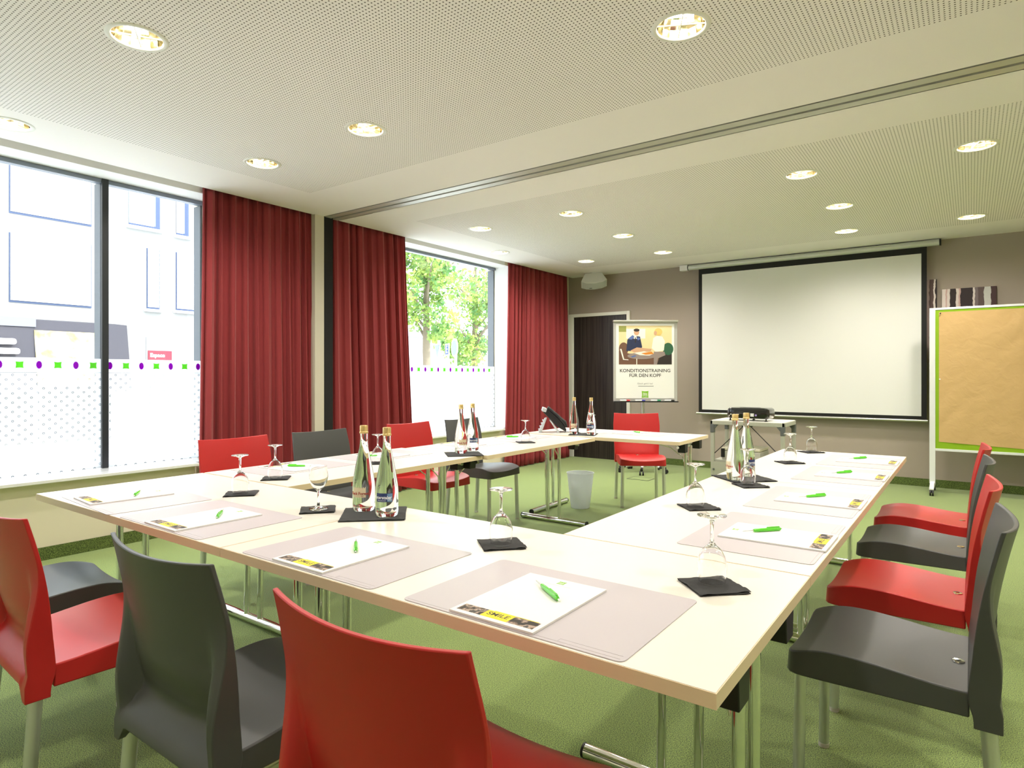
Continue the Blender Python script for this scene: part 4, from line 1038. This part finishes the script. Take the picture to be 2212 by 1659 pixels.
def tree(x, y, h, cr, seed, label, n=7000):
    rnd = random.Random(seed); r = empty('tree', (x, y, -.25), 0, label, 'tree', 'street trees outside the second window')
    m = MB(); m.tube([(0, 0, 0), (.03, .02, 1.2), (-.04, .05, 2.2), (0, 0, h * .6), (.05, 0, h * .8)], [.16, .13, .12, .08, .03], 12)
    for i in range(7):
        a = i * .9 + seed; z = 2.2 + i * .35; m.tube([(0, 0, z), (math.cos(a) * cr * .35, math.sin(a) * cr * .35, z + .7), (math.cos(a) * cr * .7, math.sin(a) * cr * .7, z + 1.1)], [.05, .035, .012], 8)
    m.build('trunk', M_bark, r, smooth=60)
    m = MB(); blobs = []
    for i in range(26):
        a = rnd.uniform(0, 2 * PI); q = rnd.uniform(.15, 1); zz = rnd.uniform(0, 1); rr = cr * .78 * math.sqrt(max(.05, 1 - (2 * zz - 1) ** 2 * .8)) * q
        blobs.append((rr * math.cos(a), rr * math.sin(a), 2.35 + zz * (h - 2.6), rnd.uniform(.32, .55) * cr * .62))
    for i in range(n):
        b = rnd.choice(blobs); v = Vector((rnd.gauss(0, 1), rnd.gauss(0, 1), rnd.gauss(0, .8))).normalized() * b[3] * rnd.uniform(.55, 1.05)
        c = Vector(b[:3]) + v; s = rnd.uniform(.05, .10); A = Vector((rnd.gauss(0, 1), rnd.gauss(0, 1), rnd.gauss(0, 1))).normalized(); B = A.cross(Vector((rnd.gauss(0, 1), rnd.gauss(0, 1), rnd.gauss(0, 1)))).normalized()
        m.add([c - A * s, c + B * s * .6, c + A * s, c - B * s * .6], [(0, 1, 2, 3)])
    f = m.build('foliage', M_leaf, r, fix=False); f['kind'] = 'stuff'
tree(-13.0, 13.0, 7.2, 1.9, 2, 'leafy street tree with slender trunk at the left of the second window')
tree(-15.2, 18.0, 7.6, 2.3, 5, 'leafy street tree in the middle of the second window, behind the round sign')
tree(-15.0, 23.5, 8.0, 2.6, 9, 'leafy street tree farthest back, by the right edge of the second window')
# road signs seen from behind
def sign(name, x, y, kind, zc, s, lab):
    r = empty(name, (x, y, -.25), D(-30), lab, 'road sign'); zc += .25
    m = MB(); m.cyl((0, .03, 0), .032, zc + s * .9, 12); m.build('post', mat('post_white', (.75, .78, .8), .4), r, smooth=45)
    if kind == 'tri': P = [(-s, s * .55), (s, s * .55), (0, -s)]; P2 = [(a * .80, (b - .0) * .80) for a, b in P]
    elif kind == 'rnd': P = [(s * math.cos(2 * PI * i / 28), s * math.sin(2 * PI * i / 28)) for i in range(28)]; P2 = [(a * .82, b * .82) for a, b in P]
    else: P = [(-s, -s), (s, -s), (s, s), (-s, s)]; P2 = [(a * .8, b * .8) for a, b in P]
    m = MB(); m.prism([(a, b + zc) for a, b in P], -.01, .01, 'y'); m.build('plate', mat('plate_white', (.82, .84, .86), .5), r)
    m = MB(); m.prism([(a, b + zc) for a, b in P2], -.016, -.011, 'y'); m.build('plate_face', mat('plate_grey' if kind != 'blue' else 'plate_blue', (.14, .17, .21) if kind != 'blue' else (.02, .06, .30), .5), r)
    if kind == 'blue':
        m = MB(); add_text(m, 'E', .30, Matrix.Translation((0, -.018, zc)) @ Matrix.Rotation(PI / 2, 4, 'X'), 0, .001, .004); m.build('letter', M_white, r)
        m = MB(); m.box(-s, s, -.01, .01, zc - s - .42, zc - s - .08); m.build('lower_plate', mat('plate_low', (.8, .8, .8), .5), r)
sign('road_sign', -9.9, 10.13, 'tri', 1.84, .24, 'inverted triangle road sign seen from behind outside the second window')
sign('road_sign', -9.57, 10.36, 'rnd', 1.88, .22, 'round road sign seen from behind outside the second window')
sign('road_sign', -11.72, 12.51, 'blue', 1.96, .17, 'small blue square sign between the triangle and the round sign')
